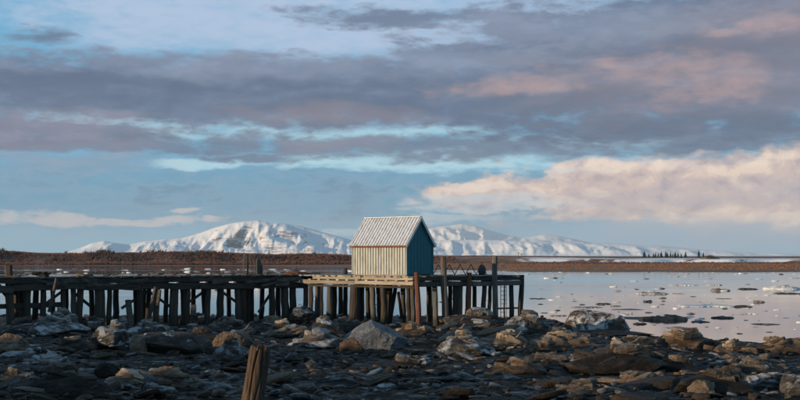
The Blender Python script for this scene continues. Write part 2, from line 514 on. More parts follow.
def shore_mat():
    m, nt, b = new_mat('mud_shore')
    v = nvec(nt, 'pos', (0.6, 1, 1))
    n1 = nnoise(nt, v, 0.8, 10, 0.7, 0.6)
    n2 = nnoise(nt, v, 7.0, 8, 0.7)
    n3 = nnoise(nt, v, 2.6, 8, 0.7, 0.5)
    col = nramp(nt, n1, [(0.35, (0.006, 0.005, 0.004)), (0.55, (0.020, 0.015, 0.011)), (0.72, (0.07, 0.049, 0.034))])
    col = nmix(nt, nramp(nt, n3, [(0.62, (0, 0, 0)), (0.72, (0.55, 0.55, 0.55))]), col, (0.20, 0.19, 0.185))
    nt.links.new(col, b.inputs['Base Color'])
    r = nramp(nt, n3, [(0.35, (0.28, 0.28, 0.28)), (0.6, (0.75, 0.75, 0.75))])
    nt.links.new(r, b.inputs['Roughness'])
    nt.links.new(nramp(nt, n3, [(0.36, (0.6, 0.6, 0.6)), (0.46, (0.08, 0.08, 0.08))]), b.inputs['Specular IOR Level'])
    nbump(nt, b, [(n1, 0.6, 0.2), (n2, 0.9, 0.08)])
    return m
M_SHORE = shore_mat()

def water_mat():
    m, nt, b = new_mat('water')
    b.inputs['Base Color'].default_value = (0.018, 0.026, 0.028, 1)
    b.inputs['Roughness'].default_value = 0.04
    b.inputs['IOR'].default_value = 1.33
    v = nvec(nt, 'pos', (0.35, 1.0, 1.0))
    n1 = nnoise(nt, v, 1.2, 4, 0.55)
    n2 = nnoise(nt, nvec(nt, 'pos', (0.2, 0.6, 1)), 0.12, 4, 0.55)
    n3 = nnoise(nt, nvec(nt, 'pos', (0.12, 0.5, 1)), 0.05, 5, 0.6, 0.6)
    nt.links.new(nramp(nt, n3, [(0.42, (0.02, 0.02, 0.02)), (0.62, (0.10, 0.10, 0.10))]), b.inputs['Roughness'])
    nbump(nt, b, [(n1, 0.09, 0.02), (n2, 0.07, 0.08)])
    return m
M_WATER = water_mat()

def land_mat():
    m, nt, b = new_mat('far_land')
    v = nvec(nt, 'pos', (0.25, 1, 1))
    n1 = nnoise(nt, v, 0.02, 9, 0.7, 0.3)
    n2 = nnoise(nt, v, 0.15, 8, 0.7)
    grass = nramp(nt, n1, [(0.3, (0.11, 0.052, 0.034)), (0.5, (0.21, 0.105, 0.066)), (0.7, (0.34, 0.20, 0.125))])
    grass = nmix(nt, nramp(nt, n2, [(0.42, (0.7, 0.7, 0.7)), (0.6, (0, 0, 0))]), grass, (0.045, 0.024, 0.018))
    sn = nmath(nt, 'ADD', nattr(nt, 'snow'), nmath(nt, 'MULTIPLY', nmath(nt, 'SUBTRACT', n2, 0.5), 1.3))
    f = nramp(nt, sn, [(0.46, (0, 0, 0)), (0.56, (1, 1, 1))])
    col = nmix(nt, f, grass, (0.78, 0.76, 0.76))
    col = nmix(nt, nmath(nt, 'MULTIPLY', nattr(nt, 'dark'), 0.8), col, (0.05, 0.03, 0.028))
    nt.links.new(col, b.inputs['Base Color'])
    b.inputs['Roughness'].default_value = 0.95
    return m
M_LAND = land_mat()

def mountain_mat(name, rockiness, scale):
    m, nt, b = new_mat(name)
    v = nvec(nt, 'pos', (0.55, 0.4, 2.6))
    n1 = nnoise(nt, v, scale, 10, 0.72, 0.8)
    n2 = nnoise(nt, v, scale * 6, 8, 0.7)
    f = nmath(nt, 'ADD', nattr(nt, 'rock'), nmath(nt, 'ADD', nmath(nt, 'MULTIPLY', nmath(nt, 'SUBTRACT', n1, 0.5), 2.0), nmath(nt, 'MULTIPLY', nmath(nt, 'SUBTRACT', n2, 0.5), 0.9)))
    f = nramp(nt, f, [(0.62 - rockiness, (0, 0, 0)), (0.80 - rockiness, (0.85, 0.85, 0.85))])
    col = nmix(nt, f, (0.82, 0.81, 0.82), (0.16, 0.115, 0.10))
    nt.links.new(col, b.inputs['Base Color'])
    b.inputs['Roughness'].default_value = 0.9
    nbump(nt, b, [(n1, 0.35, 5.0), (n2, 0.35, 1.5)])
    return m
M_MTN = mountain_mat('snow_mountain', 0.31, 0.022)
M_MTN_FAR = mountain_mat('far_snow_mountain', -0.04, 0.005)
M_RIDGE = mountain_mat('snow_ridge', 0.27, 0.022)

def foliage_mat(name, a, bcol):
    m, nt, b = new_mat(name)
    n1 = nnoise(nt, nvec(nt, 'pos'), 0.35, 5, 0.7)
    col = nramp(nt, n1, [(0.35, a), (0.65, bcol)])
    nt.links.new(col, b.inputs['Base Color'])
    b.inputs['Roughness'].default_value = 0.9
    return m
M_BRUSH = foliage_mat('bare_brush', (0.036, 0.018, 0.017), (0.13, 0.058, 0.046))
M_BRUSH_DARK = foliage_mat('dark_bare_brush', (0.018, 0.013, 0.014), (0.055, 0.032, 0.03))
M_TUNDRA = foliage_mat('tundra_grass', (0.085, 0.042, 0.028), (0.26, 0.135, 0.08))
M_SPRUCE = foliage_mat('spruce', (0.012, 0.022, 0.016), (0.03, 0.045, 0.03))
M_TRUNK = foliage_mat('spruce_trunk', (0.03, 0.02, 0.015), (0.05, 0.035, 0.025))

# ------------------------------------------------------------------ the near shore
SHX = np.array([-400, -60, -27, -8, 4, 9.5, 10.8, 12, 14.6, 17, 19.2, 24, 40, 90, 400.0])
SHY = np.array([98, 94, 91, 90, 89, 88, 85, 78, 69, 66, 63, 59, 50, 30, -40.0])
def yshore(x):
    return np.interp(x, SHX, SHY)
def zbase(x, y):
    x, y = np.asarray(x, float), np.asarray(y, float)
    s = yshore(x) - y + 1.6 * fbm(x * 0.25, y * 0.12, 4.0, 3, seed=5)
    z = np.clip(s * 0.05, -2.0, 0.0) + 0.45 * sstep(0, 9, s) + 0.35 * sstep(12, 45, s)
    z = z + 0.25 * sstep(40, 26, y) + 2.3 * sstep(26, 5, y)
    # unseen bank added at left to shade the foreground, its crest notched for sun
    shade_bank = sstep(-31, -42, x + 2.0 * fbm(x * 0.1, y * 0.1, 9.0, 3, seed=9)) * sstep(56, 51.5, y + 0.06 * (x + 45)) * (1 - 0.6 * sstep(-47, -58, x))
    top = np.interp(y, [-60, -1, 2, 14, 16, 18.5, 21, 24, 29, 32, 34.5, 37, 39, 43, 53], [7.0, 6.4, 7.5, 7.2, 6.4, 4.6, 4.7, 6.6, 6.4, 5.6, 4.8, 4.1, 4.8, 6.4, 6.6]) + 0.6 * fbm(x * 0.05, y * 0.5, 2.0, 4, seed=3)
    return np.where(shade_bank > 0.01, np.maximum(z, shade_bank * top), z)
def zground(x, y):
    x, y = np.asarray(x, float), np.asarray(y, float)
    z = zbase(x, y)
    amp = 0.40 + 0.0 * x
    n = fbm(x * 0.22, y * 0.30, 0.3, 4, seed=21) * 0.5 + fbm(x * 0.8, y * 1.2, 1.3, 5, 0.55, seed=22, ridged=True) * 0.30 + fbm(x * 2.6, y * 3.4, 2.3, 3, 0.6, seed=23) * 0.16
    wet = sstep(0.05, 0.5, z)
    return z + n * amp * (0.08 + 0.92 * wet)
def axis(parts):
    out = []
    for a, b, st in parts:
        out.append(np.arange(a, b, st))
    return np.concatenate(out + [[parts[-1][1]]])
gx = axis([(-220, -60, 6.0), (-60, -27, 0.5), (-27, 30, 0.13), (30, 60, 1.2), (60, 160, 6.0)])
gy = axis([(-90, 4, 3.0), (4, 26, 0.5), (26, 60, 0.13), (60, 100, 0.24), (100, 140, 2.0)])
GX, GY = np.meshgrid(gx, gy)
GZ = zground(GX, GY)
shore = tag(obj('shore', grid_mesh('shore', GX, GY, GZ, M_SHORE)), 'dark wet muddy shore strewn with rubble', None, None, 'structure')

# ------------------------------------------------------------------ water
wm = MB()
wm.add([(-16000, -3000, 0), (16000, -3000, 0), (16000, 3000, 0), (-16000, 3000, 0)], [(0, 1, 2, 3)])
water = tag(wm.build('water', M_WATER), 'calm water mirroring the evening sky', None, None, 'structure')

# ------------------------------------------------------------------ far land
def far_shore_dist(u):
    return np.interp(u, [-0.9, -0.36, -0.15, 0.02, 0.12, 0.36, 0.9], [590, 570, 560, 440, 345, 340, 350])
def far_z(u, d):
    sh = far_shore_dist(u) + 14 * fbm(u * 18, 0.0, 3.3, 4, seed=31)
    bl = np.interp(u, [-0.9, -0.37, -0.3, -0.2, -0.1, -0.04, 0.03, 0.10, 0.2, 0.9], [9.0, 8.4, 7.2, 8.4, 6.6, 5.0, 4.2, 2.2, 1.3, 1.3])
    bl = bl + 2.0 * fbm(u * 16, 0.0, 1.5, 5, 0.6, seed=44) * sstep(0.05, -0.05, u)
    z = -1.2 + 1.5 * sstep(-12, 12, d - sh) + 0.7 * sstep(10, 150, d - sh)
    z = z + (bl - 1.2) * sstep(590, 632, d + 20 * fbm(u * 25, d * 0.004, 1.0, 3, seed=33)) * 0.75 + (bl - 1.2) * 0.25 * sstep(650, 780, d)
    e = d + 16 * fbm(u * 20, 0.0, 7.0, 3, seed=38)
    z = z + (2.0 * sstep(640, 645, e) + 0.3 * sstep(660, 830, d)) * sstep(0.0, 0.1, u) + 1.2 * sstep(900, 2200, d) + 0.5 * sstep(1400, 6000, d)
    z = z + fbm(u * d * 0.03, d * 0.03, 0.0, 4, seed=34) * 0.22 * sstep(0, 60, d - sh)
    return z
fu = np.linspace(-0.95, 0.95, 420)
fd = np.concatenate([np.arange(310, 480, 4.0), np.arange(480, 600, 6.0), np.arange(600, 700, 1.0), np.arange(700, 900, 6.0), np.geomspace(900, 14000, 60)])
FU, FD = np.meshgrid(fu, fd)
FZ = far_z(FU, FD)
me = grid_mesh('far_land', FU * FD, FD, FZ, M_LAND)
snow = 0.10 + 0.0 * FU
snow = np.maximum(snow, 0.95 * sstep(634, 640, FD + 16 * fbm(FU * 20, 0.0, 7.0, 3, seed=38)) * sstep(830, 790, FD) * sstep(0.07, 0.14, FU) * (0.72 + 0.6 * fbm(FU * 45, FD * 0.03, 4.0, 4, seed=49)))
snow = np.maximum(snow, 0.75 * sstep(640, 670, FD) * sstep(740, 720, FD) * sstep(-0.1, -0.06, FU) * sstep(-0.03, -0.045, FU))
snow = np.maximum(snow, 0.55 * sstep(1500, 2200, FD))
snow = np.maximum(snow, 0.62 * sstep(0.12, 0.45, fbm(FU * 9, FD * 0.05, 3.0, 4, seed=47)) * sstep(600, 612, FD))
snow = snow + 0.30 * sstep(470, 430, FD) * sstep(0.05, -0.05, FU)
vattr(me, 'snow', snow)
vattr(me, 'dark', sstep(590, 640, FD) * sstep(0.06, -0.03, FU) + 0.9 * sstep(815, 840, FD) * sstep(1100, 1000, FD))
far_land = tag(obj('far_shore', me), 'low brown far shore with strips of snow', None, None, 'structure')

# ------------------------------------------------------------------ mountains
def n0(X, Y, k, seed):
    return fbm(X * 0.004 * k, Y * 0.004 * k, 2.0, 3, seed=seed + 31)
def mountain(name, prof, D, front, back, mat, label, amp=0.10, fs=1.0, seed=1, bowls=(), rock0=0.0, nu=420, nv=90, carve=0.35):
    px = np.array([p[0] for p in prof], float)
    py = np.array([p[1] for p in prof], float)
    us = np.linspace(px[0], px[-1], nu)
    ridge = np.maximum((HY - np.interp(us, px, py)) * D / FPX + EYE, 0.0)
    vs = np.linspace(0, 1, nv)
    U, V = np.meshgrid((us - 400) / FPX, vs)
    R = np.broadcast_to(ridge, V.shape)
    vr = front / (front + back)
    f = np.where(V < vr, np.power(np.clip(V / vr, 0, 1), 1.15), np.power(np.clip((1 - V) / (1 - vr), 0, 1), 1.1))
    Yd = D + (V - vr) * (front + back)
    X = U * Yd
    k = fs / D * 6000
    spur = fbm(X * 0.0075 * k + 0.6 * n0(X, Yd, k, seed), Yd * 0.0016 * k, 8.0, 5, 0.5, seed=seed + 21, ridged=True)
    n = fbm(X * 0.0016 * k, Yd * 0.0016 * k, 0.0, 6, 0.55, seed=seed, ridged=True)
    g = fbm(X * 0.0042 * k, Yd * 0.0022 * k, 5.0, 6, 0.55, seed=seed + 9, ridged=True)
    slope_w = np.sin(np.pi * np.clip(f, 0, 1))
    Z = R * f + R * (amp * n * f + carve * (0.30 * (g - 0.3) + 0.34 * (spur - 0.35)) * slope_w)
    for (bx, bv, ru, rv, dep) in bowls:
        e = np.exp(-(((U * FPX + 400 - bx) / ru) ** 2 + ((V - bv) / rv) ** 2))
        Z = Z - dep * R * e
    Z = np.maximum(Z, 0) - 2
    me = grid_mesh(name, X, Yd, Z, mat)
    gz = np.gradient(Z, axis=1) / (np.gradient(X, axis=1) + 1e-6)
    gv = np.gradient(Z, axis=0) / (np.gradient(Yd, axis=0) + 1e-6)
    vattr(me, 'rock', rock0 + np.clip(np.hypot(gz, gv) - 0.30, 0, 1) * 0.45 + 0.12 * (1 - f))
    o = obj(name, me)
    tag(o, label, None, None, 'structure')
    return o
mountain('snowy_mountain', [(55, 258), (72, 250), (82, 247), (92, 243), (104, 241), (116, 243), (130, 244), (145, 241), (165, 239), (182, 238), (200, 233), (215, 228), (232, 224), (247, 222), (258, 221), (270, 223), (284, 224), (300, 226), (315, 230), (332, 235), (352, 240), (375, 246), (420, 252), (470, 258)],
         4600, 330, 800, M_MTN, 'broad snow mountain behind the left shore, streaked with bare rock', 0.05, 1.0, 41, bowls=((236, 0.15, 9, 0.045, 0.22), (284, 0.17, 13, 0.04, 0.14), (268, 0.07, 16, 0.04, 0.08)), carve=0.95)
mountain('far_mountain', [(330, 250), (370, 244), (400, 236), (425, 229), (445, 226), (462, 224), (475, 226), (490, 231), (505, 235), (522, 238), (532, 237), (545, 235), (558, 236), (572, 239), (590, 243), (605, 243), (620, 244), (640, 245), (660, 245.5), (690, 248.5), (720, 251), (760, 253), (820, 258)],
         14500, 1300, 2000, M_MTN_FAR, 'pale bluish snow mountains far behind the hut', 0.05, 1.3, 57, carve=0.8)
mountain('snow_ridge', [(300, 256), (330, 249), (370, 246), (400, 244), (425, 241), (450, 240), (480, 240), (510, 241), (540, 242), (575, 243), (595, 244), (615, 244.5), (640, 246), (670, 248), (720, 251), (790, 253.5), (900, 255.5)],
         7000, 330, 900, M_RIDGE, 'long low snowy ridge to the right of the hut', 0.08, 1.6, 63, carve=1.0)

# ------------------------------------------------------------------ placing helpers
def ground_at(px, py):
    """the point of the shore seen at a place of the photo"""
    d = Vector(((px - 400) / FPX, 1.0, (HY - py) / FPX))
    ts = np.arange(20.0, 130.0, 0.05)
    zz = zbase(d.x * ts, ts)
    below = np.nonzero(EYE + d.z * ts <= np.maximum(zz, 0.0))[0]
    t = ts[below[0]] if len(below) else 120.0
    return Vector((d.x * t, t, max(float(zbase(d.x * t, t)), 0.0)))
def at_depth(px, py, D):
    return Vector(((px - 400) / FPX * D, D, EYE + (HY - py) / FPX * D))

# ------------------------------------------------------------------ the pier
DECK = 3.74                    # deck top above the water
C = Vector((0.88, 68.8))       # front corner of the pier head
L0 = Vector((-6.9, 74.6))      # where the approach meets the head
A0 = Vector((-26.0, 62.6))     # approach, beyond the left edge of the picture
E1 = Vector((8.15, 72.6))      # end of the right arm
pier = empty('timber_pier', (C.x, C.y, 0.0))
tag(pier, 'old dark timber pier on many piles, running from the left edge to beyond the hut', 'pier')
PO = Vector((C.x, C.y, 0.0))
def part(mb, name, mat, smooth=False):
    mb.v = [(v[0] - PO.x, v[1] - PO.y, v[2]) for v in mb.v]
    return mb.build(name, mat, pier, smooth)
def on_line(px, P, Q):
    """the point of the line P-Q on the bearing of photo column px"""
    u = (px - 400) / FPX
    d = Q - P
    t = (u * P.y - P.x) / (d.x - u * d.y)
    return P + d * t
def nrm(P, Q):
    d = (Q - P).normalized()
    n = Vector((-d.y, d.x))
    return n if n.y > 0 else -n
rp = random.Random(11)
def pile(px, P, Q, back, top, w, mat=None, lean=0.0, name='pile', leany=0.0, base=None):
    n = nrm(P, Q)
    p = on_line(px, P + n * back, Q + n * back)
    r = w * p.y / FPX / 2
    zb = float(zground(p.x, p.y)) - 0.35
    if base is not None:
        zb = base
    lean += rp.uniform(-0.13, 0.13)
    leany += rp.uniform(-0.08, 0.08)
    mb = MB()
    pts, rad = [], []
    for k in range(6):
        t = k / 5
        z = zb + (top - zb) * t
        pts.append((p.x + lean * (z - DECK) / 3.0 + rp.uniform(-.03, .03), p.y + leany * (z - DECK) / 3, z))
        rad.append(r * (1.10 - 0.14 * t) * rp.uniform(0.97, 1.03))
    mb.tube(pts, rad, 12, 0.13, rnd=rp)
    return part(mb, name, mat or M_PILE, False)
UND = DECK - 0.62
# approach: front row
for px, w, top, lean in [(-14, 7, UND, 0), (9, 7, DECK + 0.72, -0.10), (27, 7, UND, 0), (44, 6, UND, 0.02), (63, 5, UND, 0), (73, 5.5, UND, 0), (81, 7, DECK + 0.03, 0.12), (99.5, 10, UND, 0), (110, 5, UND, 0.05),
                         (139, 6, UND, 0), (157.5, 6, UND, 0.1), (175, 8.5, UND, 0), (187, 6.5, UND, 0.0), (209, 6, UND, 0.04), (221, 7, UND, 0), (237, 6, UND, 0), (244.5, 6, UND, 0.02), (272, 6.5, UND, 0), (284, 8, UND, 0), (292, 6.5, DECK + 0.05, 0)]:
    pile(px, A0, L0, 0.25, top, w, None, lean)
# approach: rows behind
for px, w in [(-4, 6), (20, 6), (37, 6), (66.5, 5), (91, 5), (116.5, 5.5), (135, 4.5), (144.5, 4.5), (167, 4.5), (194, 5), (203, 5), (229, 4.5), (252, 5.2), (263, 5), (278, 5)]:
    pile(px, A0, L0, 3.1, UND, w, M_PILE, rp.uniform(-.04, .04))
for px, w in [(15, 5), (52, 4.5), (150, 4.5), (182, 4.5), (247, 4.5)]:
    pile(px, A0, L0, 1.7, UND, w, M_PILE, rp.uniform(-.04, .04))
# head: front and back rows
for px, w, top in [(306, 5, UND), (317.5, 5.5, UND), (330.5, 6, UND - 0.05), (356, 10, UND), (372, 5.5, UND), (383, 6, UND), (408, 4.5, UND), (412.5, 5, UND + 0.25)]:
    pile(px, L0, C, 0.3, top, w, M_PILE_GREY if px in (330.5, 372, 412.5) else None)
for px, w in [(311, 4.5), (321, 4.5), (340, 4.5), (345.5, 4.5), (362, 4.6), (378, 4.5), (391, 4.5), (402, 5), (388, 4.5)]:
    pile(px, L0, C, 4.6, UND, w)
for px, w in [(335, 4.5), (367, 4.5)]:
    pile(px, L0, C, 2.4, UND, w)
pile(397, L0, C, 3.0, UND, 4.5, None, 0.35)
# right arm
pile(417, C, E1, -0.22, DECK + 0.25, 5.0, M_RUST)
for px, w, b, top, m in [(429, 5.5, 3.6, UND, None), (434.5, 5.5, 0.3, UND + 0.1, M_PILE_GREY), (443.8, 6.2, -0.2, DECK + 1.22, M_PILE_GREY), (455, 6, 0.4, UND + 0.1, None), (461, 5.5, 0.3, UND + 0.1, M_PILE_GREY),
                         (469, 5.2, -0.2, DECK + 0.2, M_RUST), (485, 5, 0.4, UND + 0.1, M_PILE_GREY), (490.5, 3.5, 3.2, UND + 0.1, None), (494.8, 5.5, -0.2, DECK + 1.25, M_PILE_GREY), (511, 4.6, 0.4, UND + 0.1, None), (521.8, 4.8, 0.0, DECK + 0.02, None),
                         (450, 4.2, 3.6, UND + 0.1, None), (474, 4.2, 3.6, UND + 0.1, None), (504.5, 1.4, 3.2, UND, None)]:
    pile(px, C, E1, b, top, w, m)

def p3(p, z):
    return Vector((p.x, p.y, z))
def run(P, Q, back, z, w, h, seg_len, mat, name, jit=0.02, dz=0.03, skip=0.0, gap=0.02):
    """a line of timbers butted end to end"""
    n = nrm(P, Q)
    a, b = P + n * back, Q + n * back
    L = (b - a).length
    k = max(1, round(L / seg_len))
    for i in range(k):
        if rp.random() < skip:
            continue
        s0, s1 = a.lerp(b, i / k), a.lerp(b, (i + 1) / k)
        d = (s1 - s0).normalized() * gap
        mb = MB().beam(p3(s0 + d, z + rp.uniform(-dz, dz)), p3(s1 - d, z + rp.uniform(-dz, dz)), w, h, jit, 6, rp)
        part(mb, name, mat)
# approach timbers: two heavy lines on the face, stringers behind, cap beams over the piles
run(A0, L0 + (L0 - A0).normalized() * 1.0, -0.02, DECK - 0.24, 0.20, 0.30, 3.0, M_BEAM, 'stringer', 0.035, 0.05, 0.12)
run(A0, L0 + (L0 - A0).normalized() * 0.6, 0.02, DECK - 0.62, 0.22, 0.40, 3.8, M_BEAM, 'waler', 0.04, 0.11, 0.10)
for b in (1.2, 2.2, 3.1):
    run(A0, L0, b, DECK - 0.22, 0.22, 0.30, 5.0, M_BEAM, 'stringer', 0.02, 0.01)
run(A0, A0.lerp(L0, 0.30), 0.45, DECK - 1.72, 0.14, 0.30, 5.0, M_BEAM, 'brace', 0.02, 0.05)
for i in range(11):
    p = A0.lerp(L0, (i + 0.5) / 11)
    n = nrm(A0, L0)
    part(MB().beam(p3(p + n * 0.16, DECK - 0.52), p3(p + n * 3.5, DECK - 0.52), 0.28, 0.28, 0.02, 4, rp), 'cap_beam', M_BEAM)
# diagonal braces that have slipped off the piles
for px0, py0, px1, py1, D, w in [(57, 278, 49, 312, 64.2, .22), (156, 287, 149, 318, 67.2, .26), (160, 290, 156, 316, 67.6, .2), (398, 292, 402, 318, 72.5, .2), (128, 300, 131, 325, 66.2, 0.34), (194, 305, 193.5, 316, 69, .3)]:
    part(MB().beam(at_depth(px0, py0, D), at_depth(px1, py1, D - 0.3), w, w * 0.6, 0.02, 4, rp), 'brace', M_BEAM)
for k in range(16):
    f0 = rp.uniform(0.02, 0.95)
    p = A0.lerp(L0, f0)
    q = A0.lerp(L0, min(1.0, f0 + rp.uniform(0.03, 0.09)))
    n = nrm(A0, L0)
    za, zb_ = DECK - rp.uniform(0.12, 0.75), DECK - rp.uniform(0.12, 0.75)
    part(MB().beam(p3(p - n * (0.20 + 0.012 * k), za), p3(q - n * (0.20 + 0.012 * k), zb_), 0.06, rp.uniform(0.12, 0.24), 0.015, 4, rp), 'loose_board', M_PLANK)
for k in range(26):
    f0 = rp.uniform(0.01, 0.97)
    n = nrm(A0, L0)
    p = A0.lerp(L0, f0) + n * rp.uniform(-0.1, 2.6)
    an = rp.uniform(0, 3.1)
    ln = rp.uniform(0.3, 1.1)
    q = p + Vector((math.cos(an), math.sin(an))) * ln
    part(MB().beam(p3(p, DECK + 0.05), p3(q, DECK + rp.uniform(0.05, 0.16)), rp.uniform(.1, .25), rp.uniform(.05, .11), 0.015, 3, rp), 'loose_board', M_PLANK)
for k in range(9):
    n = nrm(A0, L0)
    f0 = (k + 0.3 + rp.uniform(-.2, .2)) / 9.5
    p, q = A0.lerp(L0, f0) + n * 0.55, A0.lerp(L0, f0 + rp.uniform(.05, .085)) + n * 0.55
    za, zb_ = (DECK - 0.9, rp.uniform(1.2, 1.9)) if k % 2 else (rp.uniform(1.2, 1.9), DECK - 0.9)
    part(MB().beam(p3(p, za), p3(q, zb_), 0.09, 0.17, 0.015, 4, rp), 'cross_brace', M_BEAM)
# deck planks of the approach, worn and partly gone
def planks(P, Q, width, mat, pw=0.26, front=-0.15, skip=0.0, z=DECK - 0.045, name='plank', rag=0.12):
    n = nrm(P, Q)
    d = (Q - P).normalized()
    L = (Q - P).length
    k = int(L / pw)
    for i in range(k):
        if rp.random() < skip:
            continue
        c0 = P + d * ((i + 0.5) * pw)
        a = c0 + n * (front + rp.uniform(-rag, rag))
        b = c0 + n * (width + rp.uniform(-rag, rag))
        zz = z + rp.uniform(-0.008, 0.012)
        part(MB().beam(p3(a, zz), p3(b, zz + rp.uniform(-.02, .02)), pw - 0.02, 0.075, 0.006, 2, rp), name, mat)
planks(A0, L0 + (L0 - A0).normalized() * 1.2, 3.3, M_PLANK, 0.27, -0.18, 0.07)
# head: pale sunlit face timbers, under them a thin plank, and posts between
HN = nrm(L0, C)
H1 = L0.lerp(C, 0.14)
run(H1, C, -0.02, DECK - 0.17, 0.18, 0.20, 4.4, M_BEAM_PALE, 'stringer', 0.015, 0.012)
run(L0.lerp(C, 0.02), C, -0.02, DECK - 0.46, 0.20, 0.24, 4.9, M_BEAM_PALE, 'waler', 0.02, 0.02)
run(L0, C, 0.14, DECK - 0.70, 0.16, 0.12, 4.4, M_BEAM, 'stringer', 0.015, 0.02)
for b in (1.2, 2.6, 4.4):
    run(L0, C, b, DECK - 0.22, 0.2, 0.28, 5.0, M_BEAM, 'stringer', 0.02, 0.01)
for i in range(5):
    p = L0.lerp(C, (i + 0.5) / 5)
    part(MB().beam(p3(p + HN * 0.26, DECK - 0.52), p3(p + HN * 5.0, DECK - 0.52), 0.28, 0.26, 0.02, 4, rp), 'cap_beam', M_BEAM)
for i in range(12):
    p = L0.lerp(C, (i + 0.4) / 12)
    part(MB().box(p3(p - HN * 0.04, DECK - 0.31), (0.22, 0.22, 0.10), Matrix.Rotation(math.atan2((C - L0).y, (C - L0).x), 3, 'Z')), 'spacer_block', M_BEAM_PALE)
planks(L0, C, 5.2, M_BEAM_PALE, 0.27, -0.22, 0.0)
# right arm
RN = nrm(C, E1)
C2 = C.lerp(E1, 0.03)
run(C2, E1, -0.02, DECK - 0.20, 0.18, 0.22, 3.7, M_BEAM, 'stringer', 0.015, 0.02)
run(C2, E1, 0.0, DECK - 0.52, 0.2, 0.30, 5.0, M_PILE_GREY, 'waler', 0.02, 0.02)
for b in (1.4, 3.4):
    run(C2, E1, b, DECK - 0.22, 0.2, 0.28, 5.0, M_BEAM, 'stringer', 0.02, 0.01)
for i in range(5):
    p = C.lerp(E1, (i + 0.5) / 5)
    part(MB().beam(p3(p + RN * 0.14, DECK - 0.54), p3(p + RN * 3.8, DECK - 0.54), 0.26, 0.24, 0.02, 4, rp), 'cap_beam', M_BEAM)
planks(C.lerp(E1, 0.1), E1, 3.7, M_PLANK, 0.27, -0.15, 0.03)
# zigzag railing along the back of the right arm
ra, rb = C.lerp(E1, 0.30) + RN * 3.5, C.lerp(E1, 0.92) + RN * 3.5
nz = 12
for i in range(nz + 1):
    p = ra.lerp(rb, i / nz)
    zz = DECK - 0.01 if i % 2 == 0 else DECK + 0.70
    if i < nz:
        q = ra.lerp(rb, (i + 1) / nz)
        z2 = DECK + 0.70 if i % 2 == 0 else DECK - 0.01
        part(MB().tube([p3(p, zz), p3(q, z2)], 0.028, 6, rnd=rp), 'railing_bar', M_DARKMETAL)
part(MB().tube([p3(ra, DECK + 0.36), p3(rb, DECK + 0.36)], 0.018, 6, rnd=rp), 'railing_wire', M_DARKMETAL)
# ladder under the end of the right arm
lp = on_line(503.5, C + RN * 3.0, E1 + RN * 3.0)
lad = MB()
for sx in (-0.19, 0.19):
    lad.tube([(lp.x + sx, lp.y, 0.6), (lp.x + sx, lp.y, DECK - 0.6)], 0.026, 6, rnd=rp)
for k in range(9):
    lad.tube([(lp.x - 0.19, lp.y, 0.85 + k * 0.29), (lp.x + 0.19, lp.y, 0.85 + k * 0.29)], 0.018, 6, rnd=rp)
part(lad, 'ladder', M_DARKMETAL)
part(MB().beam(at_depth(496, 308.5, 73.2), at_depth(517, 308, 73.8), 0.5, 0.1, 0.01, 3, rp), 'lower_landing', M_BEAM)

# ------------------------------------------------------------------ the hut
TH = RAD(37)
e1 = Vector((-math.cos(TH), math.sin(TH), 0))     # along the long wall, to the left and away
e2 = Vector((math.sin(TH), math.cos(TH), 0))      # along the gable, to the right and away
K = Vector((0.40, 70.0, DECK + 0.06))             # near corner
LH, WH, HW, HR = 4.35, 2.82, 2.02, 3.62           # length, width, wall height, ridge height
hut = empty('wooden_hut', K)
hut['label'] = 'small hut with white ribbed roof, sunlit cream long wall and blue gable, on the pier'
hut['category'] = 'hut'
def hp(a, b, z):
    return e1 * a + e2 * b + Vector((0, 0, z))
def ribbed(origin, axis_u, axis_v, nvec_, width, length, pitch, depth, fn=None, rib=0.36):
    """a ribbed sheet: ribs run along axis_v, profile along axis_u, proud along nvec_"""
    mb = MB()
    us = [(0.0, 0)]
    k = max(1, round(width / pitch))
    p = width / k
    for i in range(k):
        c0 = (i + 0.5) * p
        us += [(c0 - p * rib * 0.5 - 0.02, 0), (c0 - p * rib * 0.5 + 0.005, 1), (c0 + p * rib * 0.5 - 0.005, 1), (c0 + p * rib * 0.5 + 0.02, 0)]
    us.append((width, 0))
    vs = []
    for (u, h) in us:
        l0, l1 = (0.0, length) if fn is None else fn(u)
        for l in (l0, l1):
            vs.append(origin + axis_u * u + axis_v * l + nvec_ * (0.012 + depth * h))
    m = len(us)
    for (u, h) in us:
        l0, l1 = (0.0, length) if fn is None else fn(u)
        for l in (l0, l1):
            vs.append(origin + axis_u * u + axis_v * l)
    fs = []
    for i in range(m - 1):
        fs.append((2*i, 2*i + 2, 2*i + 3, 2*i + 1))
        j = 2 * m
        fs.append((j + 2*i + 1, j + 2*i + 3, j + 2*i + 2, j + 2*i))
        fs.append((2*i, j + 2*i, j + 2*i + 2, 2*i + 2))
        fs.append((2*i + 1, 2*i + 3, j + 2*i + 3, j + 2*i + 1))
    j = 2 * m
    fs.append((0, 1, j + 1, j))
    fs.append((2*m - 2, j + 2*m - 2, j + 2*m - 1, 2*m - 1))
    return mb.add(vs, fs)
Z1 = Vector((0, 0, 1))
core = MB()
gv = [hp(0, 0, 0), hp(0, WH, 0), hp(0, WH, HW), hp(0, WH/2, HR), hp(0, 0, HW)]
core.add([v + e1 * 0.02 for v in gv] + [v + e1 * (LH - 0.02) for v in gv], [(0, 1, 2, 3, 4), (9, 8, 7, 6, 5), (0, 5, 6, 1), (1, 6, 7, 2), (2, 7, 8, 3), (3, 8, 9, 4), (4, 9, 5, 0)])
core.build('wall_frame', M_BLUE, hut)
NS = 4
